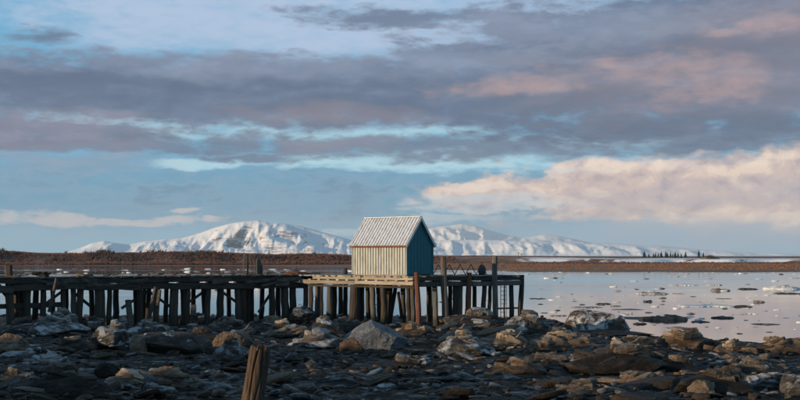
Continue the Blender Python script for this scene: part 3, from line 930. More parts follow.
for i in range(NS):
    a = LH * i / NS
    ribbed(hp(a + 0.003, 0, 0), e1, Z1, -e2, LH / NS - 0.006, HW, 0.22, 0.06, rib=0.5).build('wall_panel', M_CREAM, hut)
    ribbed(hp(a + 0.003, WH, 0), e1, Z1, e2, LH / NS - 0.006, HW, 0.36, 0.05).build('wall_panel', M_BLUE, hut)
def gable_top(b0):
    return lambda u: (0.0, HW + (HR - HW) * (1 - abs((b0 + u) - WH/2) / (WH/2)) - 0.01)
for i in range(2):
    b = WH * i / 2
    ribbed(hp(0, b + 0.003, 0), e2, Z1, -e1, WH/2 - 0.006, HW, 0.37, 0.035, gable_top(b + 0.003), 0.2).build('gable_panel', M_BLUE, hut)
    ribbed(hp(LH, b + 0.003, 0), e2, Z1, e1, WH/2 - 0.006, HW, 0.37, 0.035, gable_top(b + 0.003), 0.2).build('gable_panel', M_BLUE, hut)
# corner boards
for a, b, m in ((-0.03, -0.05, M_CREAM), (LH + 0.03, -0.05, M_CREAM), (-0.03, WH + 0.05, M_BLUE), (LH + 0.03, WH + 0.05, M_BLUE)):
    MB().beam(hp(a, b, 0.0), hp(a, b, HW - 0.03), 0.11, 0.11, 0.0).build('corner_board', m, hut)
# roof: two slopes of ribbed sheets with an overhang
ov, og = 0.20, 0.16
for side in (0, 1):
    b_eave = -ov if side == 0 else WH + ov
    sl = (HR - HW) / (WH / 2)
    top = hp(0, WH/2, HR + 0.07)
    eave = hp(0, b_eave, HW + 0.07 - sl * ov)
    up = (top - eave)
    ln = up.length
    up = up.normalized()
    nn = e1.cross(up) if side == 0 else up.cross(e1)
    nn = nn if nn.z > 0 else -nn
    tot = LH + 2 * og
    for i in range(5):
        o_ = eave - e1 * og + e1 * (tot * i / 5 + 0.002)
        ribbed(o_, e1, up, nn, tot / 5 - 0.004, ln, 0.235, 0.055, rib=0.42).build('roof_panel', M_ROOF, hut)
    # rake boards at both gables and the eave board
    for a in (-og - 0.02, LH + og + 0.02):
        d0, d1 = hp(a, b_eave, HW + 0.02 - sl * ov), hp(a, WH/2, HR + 0.02)
        MB().beam(d0, d1 - up * 0.012, 0.035, 0.17, 0.0).build('rake_board', M_TRIM, hut)
    MB().beam(hp(-og, b_eave * 1.0 + (0.02 if side == 0 else -0.02), HW + 0.015 - sl * ov), hp(LH + og, b_eave + (0.02 if side == 0 else -0.02), HW + 0.015 - sl * ov), 0.03, 0.09, 0.0).build('eave_board', M_RUST if side == 0 else M_TRIM, hut)
MB().beam(hp(-og, WH/2, HR + 0.13), hp(LH + og, WH/2, HR + 0.13), 0.24, 0.05, 0.0).build('ridge_cap', M_ROOF, hut)
for i in range(3):
    MB().beam(hp(0.0, 0.1 + (WH - 0.2) * i / 2, -0.03), hp(LH, 0.1 + (WH - 0.2) * i / 2, -0.03), 0.12, 0.055, 0.0).build('skid', M_BEAM_PALE, hut)
# ------------------------------------------------------------------ things standing on the pier
def pole_thing(name, px, ytop, D, w, mat, label, cat, lean=0.0, taper=0.9, zb=DECK - 0.01):
    b = Vector(((px - 400) / FPX * D, D, zb))
    t = at_depth(px, ytop, D)
    r = w * D / FPX / 2
    h = t.z - zb
    mb = MB().tube([(0, 0, 0), (lean * 0.3, 0, h * 0.35), (lean * 0.7, 0, h * 0.7), (lean, 0, h)], [r, r * 0.97, r * 0.94, r * taper], 9, 0.06, rnd=rp)
    return tag(mb.build(name, mat, None, True, b), label, cat)
def deck_depth(px, P, Q, back):
    n = nrm(P, Q)
    return on_line(px, P + n * back, Q + n * back).y
D1 = deck_depth(246, A0, L0, 2.0)
pole_thing('pole', 244.3, 252.5, D1, 1.3, M_PILE_GREY, 'thinner, left pole of the pair upright on the pier left of the hut', 'pole')
pole_thing('pole', 247.6, 254.0, D1 + 0.15, 2.3, M_DRIFT, 'thicker, right pole of the pair upright on the pier left of the hut', 'pole')
bp = empty('bollard', (on_line(259.5, A0 + nrm(A0, L0) * 2.1, L0 + nrm(A0, L0) * 2.1).x, deck_depth(259.5, A0, L0, 2.1), DECK - 0.01))
tag(bp, 'stout weathered bollard with a lopped side block, right of the two thin poles', 'bollard')
MB().tube([(-.06, 0, 0), (-.07, 0, .5), (-.06, 0, .95), (-.09, 0, 1.12)], [.16, .15, .15, .11], 10, .09, rnd=rp).build('post', M_GREENISH, bp)
MB().tube([(.10, 0, 0), (.10, 0, .4), (.11, 0, .66)], [.12, .13, .10], 9, .1, rnd=rp).build('side_block', M_DARKMETAL, bp)
MB().beam((-.25, -.05, .78), (.12, -.05, .84), .08, .1, .01, 2, rp).build('cleat', M_GREENISH, bp)
pole_thing('short_post', 345, 268, deck_depth(345, L0, C, 3.4), 5.0, M_BEAM, 'short dark post close against the left end of the hut', 'post')
# dark rounded float
fp = on_line(482, C + RN * 2.4, E1 + RN * 2.4)
fl = empty('mooring_buoy', (fp.x, fp.y, DECK - 0.01))
tag(fl, 'dark rounded buoy standing on the right arm of the pier', 'buoy')
MB().tube([(0, 0, 0), (0, 0, .08), (0, 0, .3), (0, 0, .5), (0, 0, .64), (0, 0, .70)], [.19, .24, .27, .24, .15, .05], 14, .02, rnd=rp).build('buoy_body', M_DARKMETAL, fl, True)
MB().tube([(-.07, 0, .68), (-.06, 0, .77), (0, 0, .81), (.06, 0, .77), (.07, 0, .68)], .018, 6, rnd=rp).build('lifting_eye', M_RUST, fl, True)
# wreckage on the left of the approach
rw = random.Random(5)
wk = empty('wreckage_pile', (on_line(30, A0, L0).x, on_line(30, A0, L0).y + 0.9, DECK))
tag(wk, 'tangled heap of broken dark timber on the pier near the left edge', 'wreckage')
for k in range(11):
    a = Vector((rw.uniform(-.55, .5), rw.uniform(-.4, .4), rw.uniform(.03, .22)))
    th = rw.uniform(-.5, .5)
    ln = rw.uniform(.5, 1.0)
    b = a + Vector((math.cos(th) * ln * .6, math.sin(th) * ln * .5, rw.uniform(-.05, .12)))
    MB().beam(a, b, rw.uniform(.08, .2), rw.uniform(.06, .14), .02, 3, rw).build('broken_board', M_ROCK_BLACK if k % 2 else M_BEAM, wk)
# rusty machine bits at the joint of the approach
mc = empty('scrap_iron', (on_line(291, A0, L0).x, on_line(291, A0, L0).y + 1.2, DECK - 0.01))
tag(mc, 'low rusty scrap iron lying on the pier between the bollard and the hut', 'scrap iron')
MB().box((0, 0, .11), (.75, .35, .22)).build('rusty_block', M_RUST, mc)
MB().tube([(-.6, .1, .06), (.7, .15, .12)], .06, 8, rnd=rw).build('pipe', M_RUST, mc, True)
MB().beam((.55, -.1, .07), (1.9, .1, .1), .3, .12, .02, 4, rw).build('loose_beam', M_BEAM, mc)

# ------------------------------------------------------------------ the sawn-off pile in the foreground
def stump():
    D = 15.0
    top = at_depth(261.0, 346.5, D)
    bot = at_depth(252.5, 400, D)
    ax = (top - bot).normalized()
    base = top - ax * ((top.z - (float(zground(top.x, top.y)) - 0.25)) / ax.z)
    o = empty('broken_pile', base)
    tag(o, 'leaning orange-brown broken pile in the near foreground, split at its top', 'post')
    n, rings = 110, 60
    cr_ = [(0.4, .16, .35), (1.5, .10, .6), (2.6, .13, .5), (3.35, .12, .75), (4.0, .20, .9), (4.55, .26, 1.0), (5.1, .16, .8), (5.7, .12, .6)]
    H = (top - base).length
    a = Vector((1, 0, 0)); a = (a - ax * a.dot(ax)).normalized(); b = ax.cross(a)
    R0 = 11.0 * D / FPX
    vs, fs = [], []
    for k in range(rings):
        t = k / (rings - 1)
        for i in range(n):
            th = 2 * math.pi * i / n
            cx, cy = math.cos(th), math.sin(th)
            g = float(fbm(cx * 2.2, cy * 2.2, t * 0.8, 4, seed=77)) * 0.10 + float(fbm(cx * 7, cy * 7, t * 1.6, 3, seed=78, ridged=True)) * 0.045
            r = R0 * (1.04 - 0.10 * t) * (1 + g)
            for (ca, cd, cl) in cr_:      # drying cracks, deepest at the top
                wob = ca + 0.12 * math.sin(t * 9 + ca * 5)
                da = abs((th - wob + math.pi) % (2 * math.pi) - math.pi)
                dep = cd * max(0.0, 1 - (1 - t) / (cl * 0.55)) + cd * 0.25
                r *= 1 - dep * max(0.0, 1 - da / 0.13)
            if t > 0.93:
                r *= 1 - 0.10 * ((t - 0.93) / 0.07) ** 2 * (1 + 0.6 * float(vnoise(cx * 3, cy * 3, 1.0, 81)))
            ztop = H * (1 + 0.030 * float(fbm(cx * 4.5, cy * 4.5, 2.0, 3, 0.7, seed=79)) - 0.010 * (1 + cx))
            vs.append(a * cx * r + b * cy * r + ax * (t * ztop))
        if k < rings - 1:
            for i in range(n):
                j = (i + 1) % n
                fs.append((k*n + i, k*n + j, (k+1)*n + j, (k+1)*n + i))
    # hollowed, splintered top
    last = (rings - 1) * n
    for q, (rr, dz) in enumerate(((0.72, -0.035), (0.4, -0.08), (0.12, -0.05))):
        for i in range(n):
            th = 2 * math.pi * i / n
            cx, cy = math.cos(th), math.sin(th)
            vs.append(a * cx * R0 * .85 * rr + b * cy * R0 * .85 * rr + ax * (H + dz + 0.03 * float(vnoise(cx * rr * 6, cy * rr * 6, 4.0, 83)) - 0.02))
        p0 = last + q * n
        for i in range(n):
            j = (i + 1) % n
            fs.append((p0 + i, p0 + j, p0 + n + j, p0 + n + i))
    fs.append(tuple(last + 3 * n + i for i in range(n)))
    mesh = mesh_np('trunk', vs, fs, M_STUMP, True)
    obj('trunk', mesh, o)
    rs = random.Random(3)
    for k in range(7):
        th = rs.uniform(0, 6.28)
        r = R0 * rs.uniform(.55, .85)
        p = a * math.cos(th) * r + b * math.sin(th) * r + ax * (H - 0.05)
        MB().tube([p, p + ax * .04, p + ax * rs.uniform(.06, .09)], [.022, .016, .004], 6, .2, rnd=rs).build('splinter', M_STUMP, o)
stump()

# ------------------------------------------------------------------ rocks
_ico = {}
def ico(sub):
    if sub not in _ico:
        bm = bmesh.new()
        bmesh.ops.create_icosphere(bm, subdivisions=sub, radius=1.0)
        V = np.array([v.co[:] for v in bm.verts])
        F = [tuple(v.index for v in f.verts) for f in bm.faces]
        bm.free()
        _ico[sub] = (V, F)
    return _ico[sub]
def rock_shape(size, seed, sub=4, cuts=9, rough=0.14, strata=0.0, apex=None, flat_top=False, planes=()):
    """an angular rock of the given size (metres), its foot at z = 0"""
    rs = np.random.RandomState(seed)
    V, F = ico(sub)
    P = V.copy()
    for k in range(cuts):
        n = rs.normal(size=3)
        n[2] = abs(n[2]) * 0.8 if k % 3 else n[2]
        n /= np.linalg.norm(n)
        d = rs.uniform(0.50, 0.86)
        over = np.maximum(P @ n - d, 0)
        P = P - over[:, None] * n * 0.93
    for n, d in planes:
        n = np.array(n, float) / np.linalg.norm(n)
        P = P - np.maximum(P @ n - d, 0)[:, None] * n
    if flat_top:
        P[:, 2] = np.where(P[:, 2] > 0.45, 0.45 + (P[:, 2] - 0.45) * 0.15, P[:, 2])
    lo, hi = P.min(0), P.max(0)
    P = (P - (lo + hi) / 2) / (hi - lo)          # unit box
    P[:, 2] += 0.5
    P[:, 2] = np.maximum(P[:, 2], 0.10)          # flat foot
    P[:, 2] = (P[:, 2] - 0.10) / 0.90
    if apex is not None:                          # pull into a roof-like ridge
        ax_, sharp = apex
        t = P[:, 2]
        P[:, 0] = P[:, 0] * (1 - sharp * t) + ax_ * sharp * t
        P[:, 1] = P[:, 1] * (1 - 0.6 * sharp * t)
    P = P * np.array(size)
    m = float(np.mean(size))
    N = V
    q = P / m
    a = fbm(q[:, 0] * 2.2, q[:, 1] * 2.2, q[:, 2] * 3.0 + seed, 5, 0.58, seed=seed % 97, ridged=True) * rough * 0.55 * m
    a = a + fbm(q[:, 0] * 8, q[:, 1] * 8, q[:, 2] * 13 + seed, 4, 0.62, seed=seed % 89, ridged=True) * rough * 0.28 * m
    if strata:
        zz = q[:, 2] * 7 + fbm(q[:, 0] * 2, q[:, 1] * 2, 1.0, 3, seed=seed % 53) * 0.8 + q[:, 0] * 1.2
        a = a + (np.abs((zz % 1.0) - 0.5) - 0.25) * strata * m
    w = 0.25 + 0.75 * np.clip(P[:, 2] / (size[2] * 0.4 + 1e-6), 0, 1)
    P = P + N * (a * w)[:, None] * np.array([1, 1, min(1.0, size[2] / m * 1.3)])
    return P, F
def rock_mesh(name, mat, *a, smooth=False, **k):
    P, F = rock_shape(*a, **k)
    return mesh_np(name, P, F, mat, smooth)
ROCKS_XY = []
ANCH = []
def rock(px, py, w, h, label, mat, seed, depth=0.75, rz=0.0, name='boulder', sub=4, cuts=9, rough=0.13, strata=0.0, apex=None, flat_top=False, sink=0.12, tilt=0.0, planes=()):
    """a boulder whose foot stands at photo place (px, py), w by h photo pixels in size"""
    g = ground_at(px, py)
    s = g.y / FPX
    W_, H_ = w * s, h * s
    size = (W_, W_ * depth, H_ / (1 - sink))
    y = g.y + size[1] * 0.42
    x = g.x * y / g.y
    z = min(float(zbase(x, y)), float(zground(x, y)) + 0.1)
    me_ = rock_mesh(name, mat, size, seed, sub + 1, cuts * 2 + 4 if cuts else 0, rough, strata, apex, flat_top, planes)
    o = obj(name, me_, None, (x, y, max(z, 0) - sink * size[2]))
    o.rotation_euler = (0, tilt, rz)
    tag(o, label, 'rock')
    ROCKS_XY.append((x, y, W_ * 0.5))
    ANCH.append((x, y, label))
    return o
def slab_shape(seed, n=13):
    """a broken flat stone, 1 long, about 0.7 deep and 1 thick (scaled afterwards), its foot at z = 0"""
    rs = np.random.RandomState(seed)
    th = np.sort(np.linspace(0, 2 * np.pi, n, endpoint=False) + rs.uniform(-.16, .16, n))
    k = rs.randint(4, 7)
    ph = rs.uniform(0, 6.28)
    # radius of a rough polygon with k sides
    r = np.cos(np.pi / k) / np.cos(((th + ph) % (2 * np.pi / k)) - np.pi / k) * rs.uniform(.78, 1.0, n)
    x, y = np.cos(th) * r * .5, np.sin(th) * r * .5 * rs.uniform(.55, .9)
    V, F = [], []
    tx, ty = rs.uniform(-.5, .5, 2)
    for sc, z, jz in ((.90, 0, 0), (1.0, .22, .08), (.96, .55, .10), (.985, .70, .10), (.86, 1.0, .10)):
        for i in range(n):
            q = sc * (1 + rs.uniform(-.05, .05))
            V.append((x[i] * q, y[i] * q, max(0, z + rs.uniform(-jz, jz) + (z > .4) * (tx * x[i] + ty * y[i]))))
    for q in range(4):
        for i in range(n):
            j = (i + 1) % n
            F.append((q*n + i, q*n + j, (q+1)*n + j, (q+1)*n + i))
    V.append((rs.uniform(-.1, .1), rs.uniform(-.08, .08), 1.0 + rs.uniform(-.08, .12)))
    for i in range(n):
        F.append((4*n + i, 4*n + (i + 1) % n, 5*n))
    F.append(tuple(reversed(range(n))))
    return np.array(V), F
SLABS = {}
def slab_mesh(mat, k):
    key = (mat.name, k)
    if key not in SLABS:
        V, F = slab_shape(40 + k)
        SLABS[key] = mesh_np('slab', V, F, mat, False)
    return SLABS[key]
def heap(px, py, w, h, label, mat, seed, depth=0.75, n=16, thick=0.16, mats=None, long=0.62, name='rock_heap'):
    """a heap of broken slabs whose foot stands at photo place (px, py)"""
    rs = random.Random(seed)
    g = ground_at(px, py)
    s = g.y / FPX
    W_, H_ = w * s * 1.3, h * s * 1.25
    Dp = W_ * depth
    y = g.y + Dp * 0.42
    x = g.x * y / g.y
    z = max(min(float(zbase(x, y)), float(zground(x, y)) + 0.1), 0.0) - 0.05
    o = empty(name, (x, y, z))
    tag(o, label, 'rock')
    rx = rs.uniform(-.25, .25)
    for k in range(n):
        t = (k / n) ** 0.9
        a = rs.uniform(0, 6.283)
        rad = (1 - t) * rs.uniform(.35, 1.0) * 0.62
        ln = W_ * long * rs.uniform(.55, 1.0) * (1 - 0.45 * t)
        th = max(H_ * thick * rs.uniform(.8, 1.7), 0.07)
        cx, cy = math.cos(a) * rad * W_ * .5 + rx * W_ * t * .5, math.sin(a) * rad * Dp * .5
        cz = t * (H_ - th) * rs.uniform(.85, 1.0)
        b = obj('slab', slab_mesh(rs.choice(mats) if mats and rs.random() < .45 else mat, rs.randrange(14)), o, (cx, cy, cz))
        b.scale = (ln, ln * rs.uniform(.7, 1.0), th * rs.uniform(1.0, 1.5))
        out = 0.30 * (1 - 0.5 * t)
        b.rotation_euler = (rs.uniform(-.22, .22) - math.sin(a) * out * .6, rs.uniform(-.22, .22) + math.cos(a) * out, rs.uniform(-.5, .5) + (math.pi if rs.random() < .5 else 0))
    # a core that fills the middle of the heap
    P, F = rock_shape((W_ * .8, Dp * .8, H_ * .72), seed, 4, 20, 0.10)
    obj('core_rock', mesh_np('core_rock', P, F, mat, False), o, (0, 0, -0.03))
    ROCKS_XY.append((x, y, W_ * 0.5))
    ANCH.append((x, y, label))
    return o
R = rock
R(374, 350, 66, 28, 'big pale blue-grey boulder with a roof-like peak, in front of the hut', M_ROCK_GREY, 101, 0.7, sub=5, cuts=0, rough=0.09, planes=[((-0.62, -0.25, 0.75), 0.22), ((0.55, -0.12, 0.8), 0.26), ((0.1, -1, 0.25), 0.42), ((0.9, -0.5, -0.1), 0.72), ((-0.3, -0.8, 0.5), 0.4)])
R(596, 334, 70, 23, 'rounded boulder crusted with white snow at the water edge', M_ROCK_SNOW, 102, 0.6, sub=5, cuts=4, rough=0.06)
R(600, 336, 108, 5, 'flat dark ledge under the snow-crusted boulder', M_ROCK_BLACK, 103, 0.5, cuts=5, rough=0.1, name='ledge')
R(172, 356, 80, 22, 'wide flat-topped block with a sheer pale-stained face, left of the broken pile', M_ROCK, 104, 0.5, sub=5, cuts=7, rough=0.05, flat_top=True)
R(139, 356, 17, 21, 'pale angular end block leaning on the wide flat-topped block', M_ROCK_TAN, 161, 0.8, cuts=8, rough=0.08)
heap(112, 351, 38, 27, 'frosty rubble heap left of the wide flat-topped block', M_ROCK_FROST, 105, 0.8, 12, 0.16, [M_ROCK, M_ROCK_GREY])
heap(60, 337, 58, 22, 'frosted mound of slabs at the foot of the leftmost piles', M_ROCK_FROST, 106, 0.8, 20, 0.16, [M_ROCK, M_ROCK_FROST])
heap(467, 358, 58, 23, 'striped grey boulder with a sunlit left edge, below the rusty posts', M_ROCK_FROST, 107, 0.7, 20, 0.16, [M_ROCK, M_ROCK_TAN])
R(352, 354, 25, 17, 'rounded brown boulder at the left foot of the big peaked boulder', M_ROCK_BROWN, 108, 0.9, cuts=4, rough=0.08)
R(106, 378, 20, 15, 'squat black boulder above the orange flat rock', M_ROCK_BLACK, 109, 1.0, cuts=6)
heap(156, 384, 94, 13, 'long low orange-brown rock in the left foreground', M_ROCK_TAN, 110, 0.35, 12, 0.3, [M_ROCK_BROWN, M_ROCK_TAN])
R(150, 384, 16, 8, 'small grey cobble resting against the long orange-brown rock', M_ROCK_GREY, 111, 0.9, cuts=5)
heap(62, 402, 108, 30, 'large black mound at the bottom left corner', M_ROCK_BLACK, 112, 0.6, 20, 0.16, [M_ROCK, M_ROCK_BLACK])
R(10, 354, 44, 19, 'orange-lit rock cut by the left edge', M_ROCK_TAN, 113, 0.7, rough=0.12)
heap(688, 353, 76, 22, 'crusty brown slab heap at the waterline right of centre', M_ROCK_BROWN, 114, 0.6, 20, 0.16, [M_ROCK_TAN, M_ROCK])
heap(715, 397, 74, 24, 'dark foreground boulder with a pale pointed lip at lower right', M_ROCK_BLACK, 115, 0.6, 20, 0.16, [M_ROCK, M_ROCK_BLACK])
R(694, 388, 50, 9, 'pale pinkish pointed slab lying on the dark lower right boulder', M_ROCK_TAN, 116, 0.4, rough=0.08, cuts=5, name='slab')
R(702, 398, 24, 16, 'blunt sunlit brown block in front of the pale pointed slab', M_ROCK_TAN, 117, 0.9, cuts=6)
R(772, 391, 56, 17, 'long grey striped block near the lower right corner', M_ROCK_FROST, 118, 0.5, sub=5, rough=0.08, strata=0.08)
R(795, 398, 32, 22, 'grey boulder cut by the right edge at the bottom', M_ROCK_FROST, 119, 0.8)
heap(773, 356, 62, 16, 'layered brown ledge at the waterline by the right edge', M_ROCK_BROWN, 120, 0.6, 20, 0.16, [M_ROCK_TAN, M_ROCK])
R(798, 352, 44, 13, 'tan slab topping the ledge at the right edge', M_ROCK_TAN, 121, 0.6, strata=0.08)
heap(570, 348, 62, 10, 'long orange layered shelf below the snow-crusted boulder', M_ROCK_BROWN, 122, 0.4, 12, 0.3, [M_ROCK_TAN, M_ROCK])
heap(566, 339, 44, 9, 'tan slab between the pier end and the snow-crusted boulder', M_ROCK_TAN, 123, 0.5, 12, 0.3, [M_ROCK, M_ROCK_BROWN])
heap(612, 374, 92, 24, 'black shelving outcrop right of centre in the foreground', M_ROCK_BLACK, 124, 0.55, 20, 0.16, [M_ROCK, M_ROCK_BROWN])
R(645, 366, 46, 14, 'blue-black wet rock right of the shelving outcrop', M_ROCK_BLACK, 162, 0.7, rough=0.14)
heap(525, 336, 50, 22, 'ice-dusted mound under the outer end of the pier', M_ROCK_FROST, 125, 0.7, 12, 0.16, [M_ROCK, M_ROCK_TAN])
heap(478, 331, 66, 18, 'dark heaped rock under the right arm of the pier', M_ROCK, 126, 0.7, 20, 0.16, [M_ROCK_BLACK, M_ROCK_FROST])
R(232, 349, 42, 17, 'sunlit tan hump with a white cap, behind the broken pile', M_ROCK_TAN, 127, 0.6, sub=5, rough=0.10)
R(233, 335, 9, 5, 'small white snow cap on the tan hump behind the broken pile', M_ICE, 128, 0.8, cuts=3, rough=0.06, sink=0.05)
heap(232, 360, 40, 18, 'rough striped rubble left of the broken pile', M_ROCK_FROST, 129, 0.7, 12, 0.16, [M_ROCK, M_ROCK_TAN])
R(303, 325, 26, 18, 'pale frosty boulder under the pier left of the hut', M_ROCK_FROST, 130, 0.8)
R(272, 327, 22, 11, 'small tan boulder beside the pale frosty one under the pier', M_ROCK_TAN, 131, 0.8)
R(197, 325, 42, 11, 'long blue-grey slab under the middle of the approach', M_ROCK_GREY, 132, 0.5, cuts=6, name='slab')
heap(228, 335, 50, 14, 'low dark heap below the long blue-grey slab', M_ROCK, 133, 0.6, 12, 0.3, [M_ROCK_BLACK, M_ROCK_FROST])
heap(318, 350, 60, 15, 'dull grey rubble mound between the tan hump and the brown boulder', M_ROCK_FROST, 134, 0.6, 12, 0.3, [M_ROCK, M_ROCK_TAN])
heap(322, 337, 34, 18, 'blue-grey angular slab stack behind the rubble mound', M_ROCK, 135, 0.8, 12, 0.16, [M_ROCK_GREY, M_ROCK_FROST])
heap(430, 347, 40, 10, 'low brown rocks right of the big peaked boulder', M_ROCK_BROWN, 136, 0.6, 12, 0.3, [M_ROCK, M_ROCK_TAN])
R(457, 330, 20, 12, 'sunlit tan rock below the tall grey pile', M_ROCK_TAN, 137, 0.8)
R(552, 390, 40, 9, 'flat brown sunlit rock at the bottom right of centre', M_ROCK_BROWN, 138, 0.5)
heap(640, 384, 74, 9, 'low brown rock shelf right of the flat sunlit rock', M_ROCK_BROWN, 139, 0.4, 12, 0.3, [M_ROCK, M_ROCK_TAN])
R(335, 384, 44, 9, 'low frosty slab in the middle foreground', M_ROCK_FROST, 140, 0.5)
heap(15, 386, 46, 14, 'dark slab behind the black mound at lower left', M_ROCK, 141, 0.6, 12, 0.3, [M_ROCK_BLACK, M_ROCK_FROST])
heap(48, 368, 60, 10, 'low frost-edged ledge on the left of the shore', M_ROCK_FROST, 142, 0.5, 12, 0.3, [M_ROCK, M_ROCK_GREY])
R(185, 326, 30, 10, 'dark rock under the leaning braces of the approach', M_ROCK, 143, 0.7)
heap(415, 395, 60, 10, 'low black rock at the bottom centre', M_ROCK_BLACK, 144, 0.5, 12, 0.3, [M_ROCK, M_ROCK_BLACK])
R(500, 390, 46, 8, 'grey-brown flat rock at the bottom, right of centre', M_ROCK, 145, 0.5)
heap(740, 366, 60, 9, 'wet dark shelf between the right ledges and the foreground boulders', M_ROCK, 146, 0.5, 12, 0.3, [M_ROCK_BLACK, M_ROCK_FROST])
heap(548, 364, 50, 9, 'dark low rock left of the shelving outcrop', M_ROCK, 147, 0.5, 12, 0.3, [M_ROCK_BLACK, M_ROCK_BROWN])
R(385, 392, 22, 8, 'small frosty rock left of the low black rock at the bottom', M_ROCK_FROST, 148, 0.7)
heap(160, 398, 50, 12, 'dark frosted slab under the long orange-brown rock at the bottom', M_ROCK_FROST, 149, 0.5, 12, 0.3, [M_ROCK, M_ROCK_BLACK])
heap(300, 398, 60, 10, 'dull slab right of the broken pile at the bottom', M_ROCK, 150, 0.5, 12, 0.3, [M_ROCK_BLACK, M_ROCK_FROST])
R(212, 392, 50, 9, 'dull slab left of the broken pile at the bottom', M_ROCK_FROST, 151, 0.5, name='slab')

for hp_ in [
    (22, 336, 44, 15, 'dark slab heap at the very left under the pier', M_ROCK, 401, [M_ROCK_FROST, M_ROCK_BLACK]),
    (92, 330, 30, 11, 'small blackish slab heap right of the leftmost frosted mound', M_ROCK_BLACK, 402, [M_ROCK_FROST]),
    (150, 334, 40, 12, 'frosty slab heap behind the wide flat-topped block', M_ROCK_FROST, 403, [M_ROCK]),
    (205, 343, 46, 13, 'dark slab heap right of the wide flat-topped block', M_ROCK_BLACK, 404, [M_ROCK, M_ROCK_FROST]),
    (288, 337, 44, 14, 'tan and grey slab heap right of the white-capped hump', M_ROCK_TAN, 405, [M_ROCK, M_ROCK_FROST]),
    (345, 331, 36, 12, 'dark slab heap behind the big peaked boulder', M_ROCK, 406, [M_ROCK_FROST, M_ROCK_BLACK]),
    (412, 337, 44, 12, 'brown slab heap right behind the big peaked boulder', M_ROCK_BROWN, 407, [M_ROCK, M_ROCK_TAN]),
    (505, 346, 46, 12, 'tan slab heap below the long driftwood log', M_ROCK_TAN, 408, [M_ROCK, M_ROCK_BROWN]),
    (540, 354, 50, 13, 'brown slab heap left of the orange layered shelf', M_ROCK_BROWN, 409, [M_ROCK_TAN, M_ROCK_BLACK]),
    (640, 350, 52, 12, 'dark brown slab heap left of the crusty brown one', M_ROCK, 410, [M_ROCK_BROWN, M_ROCK_TAN]),
    (735, 356, 44, 13, 'brown slab heap between the crusty heap and the right ledge', M_ROCK_BROWN, 411, [M_ROCK, M_ROCK_TAN]),
    (755, 374, 54, 13, 'mixed slab heap above the grey striped block', M_ROCK, 412, [M_ROCK_BROWN, M_ROCK_TAN]),
    (670, 372, 60, 13, 'dark slab heap right of the shelving outcrop', M_ROCK_BLACK, 413, [M_ROCK, M_ROCK_BROWN]),
    (520, 374, 56, 12, 'low brown slab heap in the foreground, right of centre', M_ROCK_BROWN, 414, [M_ROCK, M_ROCK_BLACK]),
    (405, 370, 60, 11, 'low dark slab heap in the middle foreground', M_ROCK_BLACK, 415, [M_ROCK, M_ROCK_FROST]),
    (590, 396, 70, 14, 'dark slab heap at the bottom, right of centre', M_ROCK, 416, [M_ROCK_BLACK, M_ROCK_BROWN]),
    (30, 360, 50, 11, 'frost-edged slab heap below the leftmost frosted mound', M_ROCK_FROST, 417, [M_ROCK, M_ROCK_BLACK]),
    (75, 352, 44, 13, 'black slab heap left of the frosty rubble heap', M_ROCK_BLACK, 418, [M_ROCK, M_ROCK_FROST])]:
    heap(hp_[0], hp_[1], hp_[2], hp_[3], hp_[4], hp_[5], hp_[6], 0.6, 15, 0.24, hp_[7])

# driftwood
def log(p, q, r0, r1, label, mat=M_DRIFT, seed=1, lift=0.5):
    a, b = ground_at(*p), ground_at(*q)
    rs = random.Random(seed)
    a.z = float(zground(a.x, a.y)) + r0 * lift
    b.z = float(zground(b.x, b.y)) + r1 * lift + 0.12
    d = b - a
    pts, rad = [], []
    for k in range(9):
        t = k / 8
        pts.append(Vector((0, 0, 0)) + d * t + Vector((rs.uniform(-.03, .03), rs.uniform(-.05, .05), 0.08 * math.sin(t * 3.1) + rs.uniform(-.02, .02))))
        rad.append((r0 + (r1 - r0) * t) * rs.uniform(.72, 1.12) * (0.55 if k in (0, 8) else 0.9))
    o = empty('driftwood_log', a)
    tag(o, label, 'log')
    MB().tube(pts, rad, 12, .28, rnd=rs).build('log_trunk', mat, o)
    k = rs.choice((5, 6))
    p0 = pts[k]
    MB().tube([p0, p0 + Vector((.2, -.15, .22)), p0 + Vector((.32, -.2, .42))], [r1 * .45, r1 * .3, r1 * .15], 7, .1, rnd=rs).build('branch_stub', mat, o)
log((476, 340), (546, 332), 0.18, 0.24, 'long pale driftwood log below the outer end of the pier', seed=1, lift=1.4)
log((437, 348), (470, 337), 0.14, 0.26, 'short pale log resting on the striped grey boulder', seed=2, lift=1.5)
log((440, 333), (468, 329), 0.13, 0.15, 'thin driftwood log under the right arm of the pier', seed=3, lift=1.3)
log((496, 340), (520, 350), 0.2, 0.14, 'tan driftwood log slanting down right of the striped boulder', seed=4, lift=1.2)
log((216, 345), (252, 336), 0.12, 0.2, 'tapering tan snag left of the white-capped hump', seed=5, lift=1.2)
log((28, 330), (62, 322), 0.16, 0.2, 'frosty grey log at the foot of the leftmost piles', M_PILE_GREY, 6, 1.3)
log((300, 341), (318, 332), 0.1, 0.16, 'grey driftwood log near the frosty boulder under the pier', M_PILE_GREY, 7, 1.2)

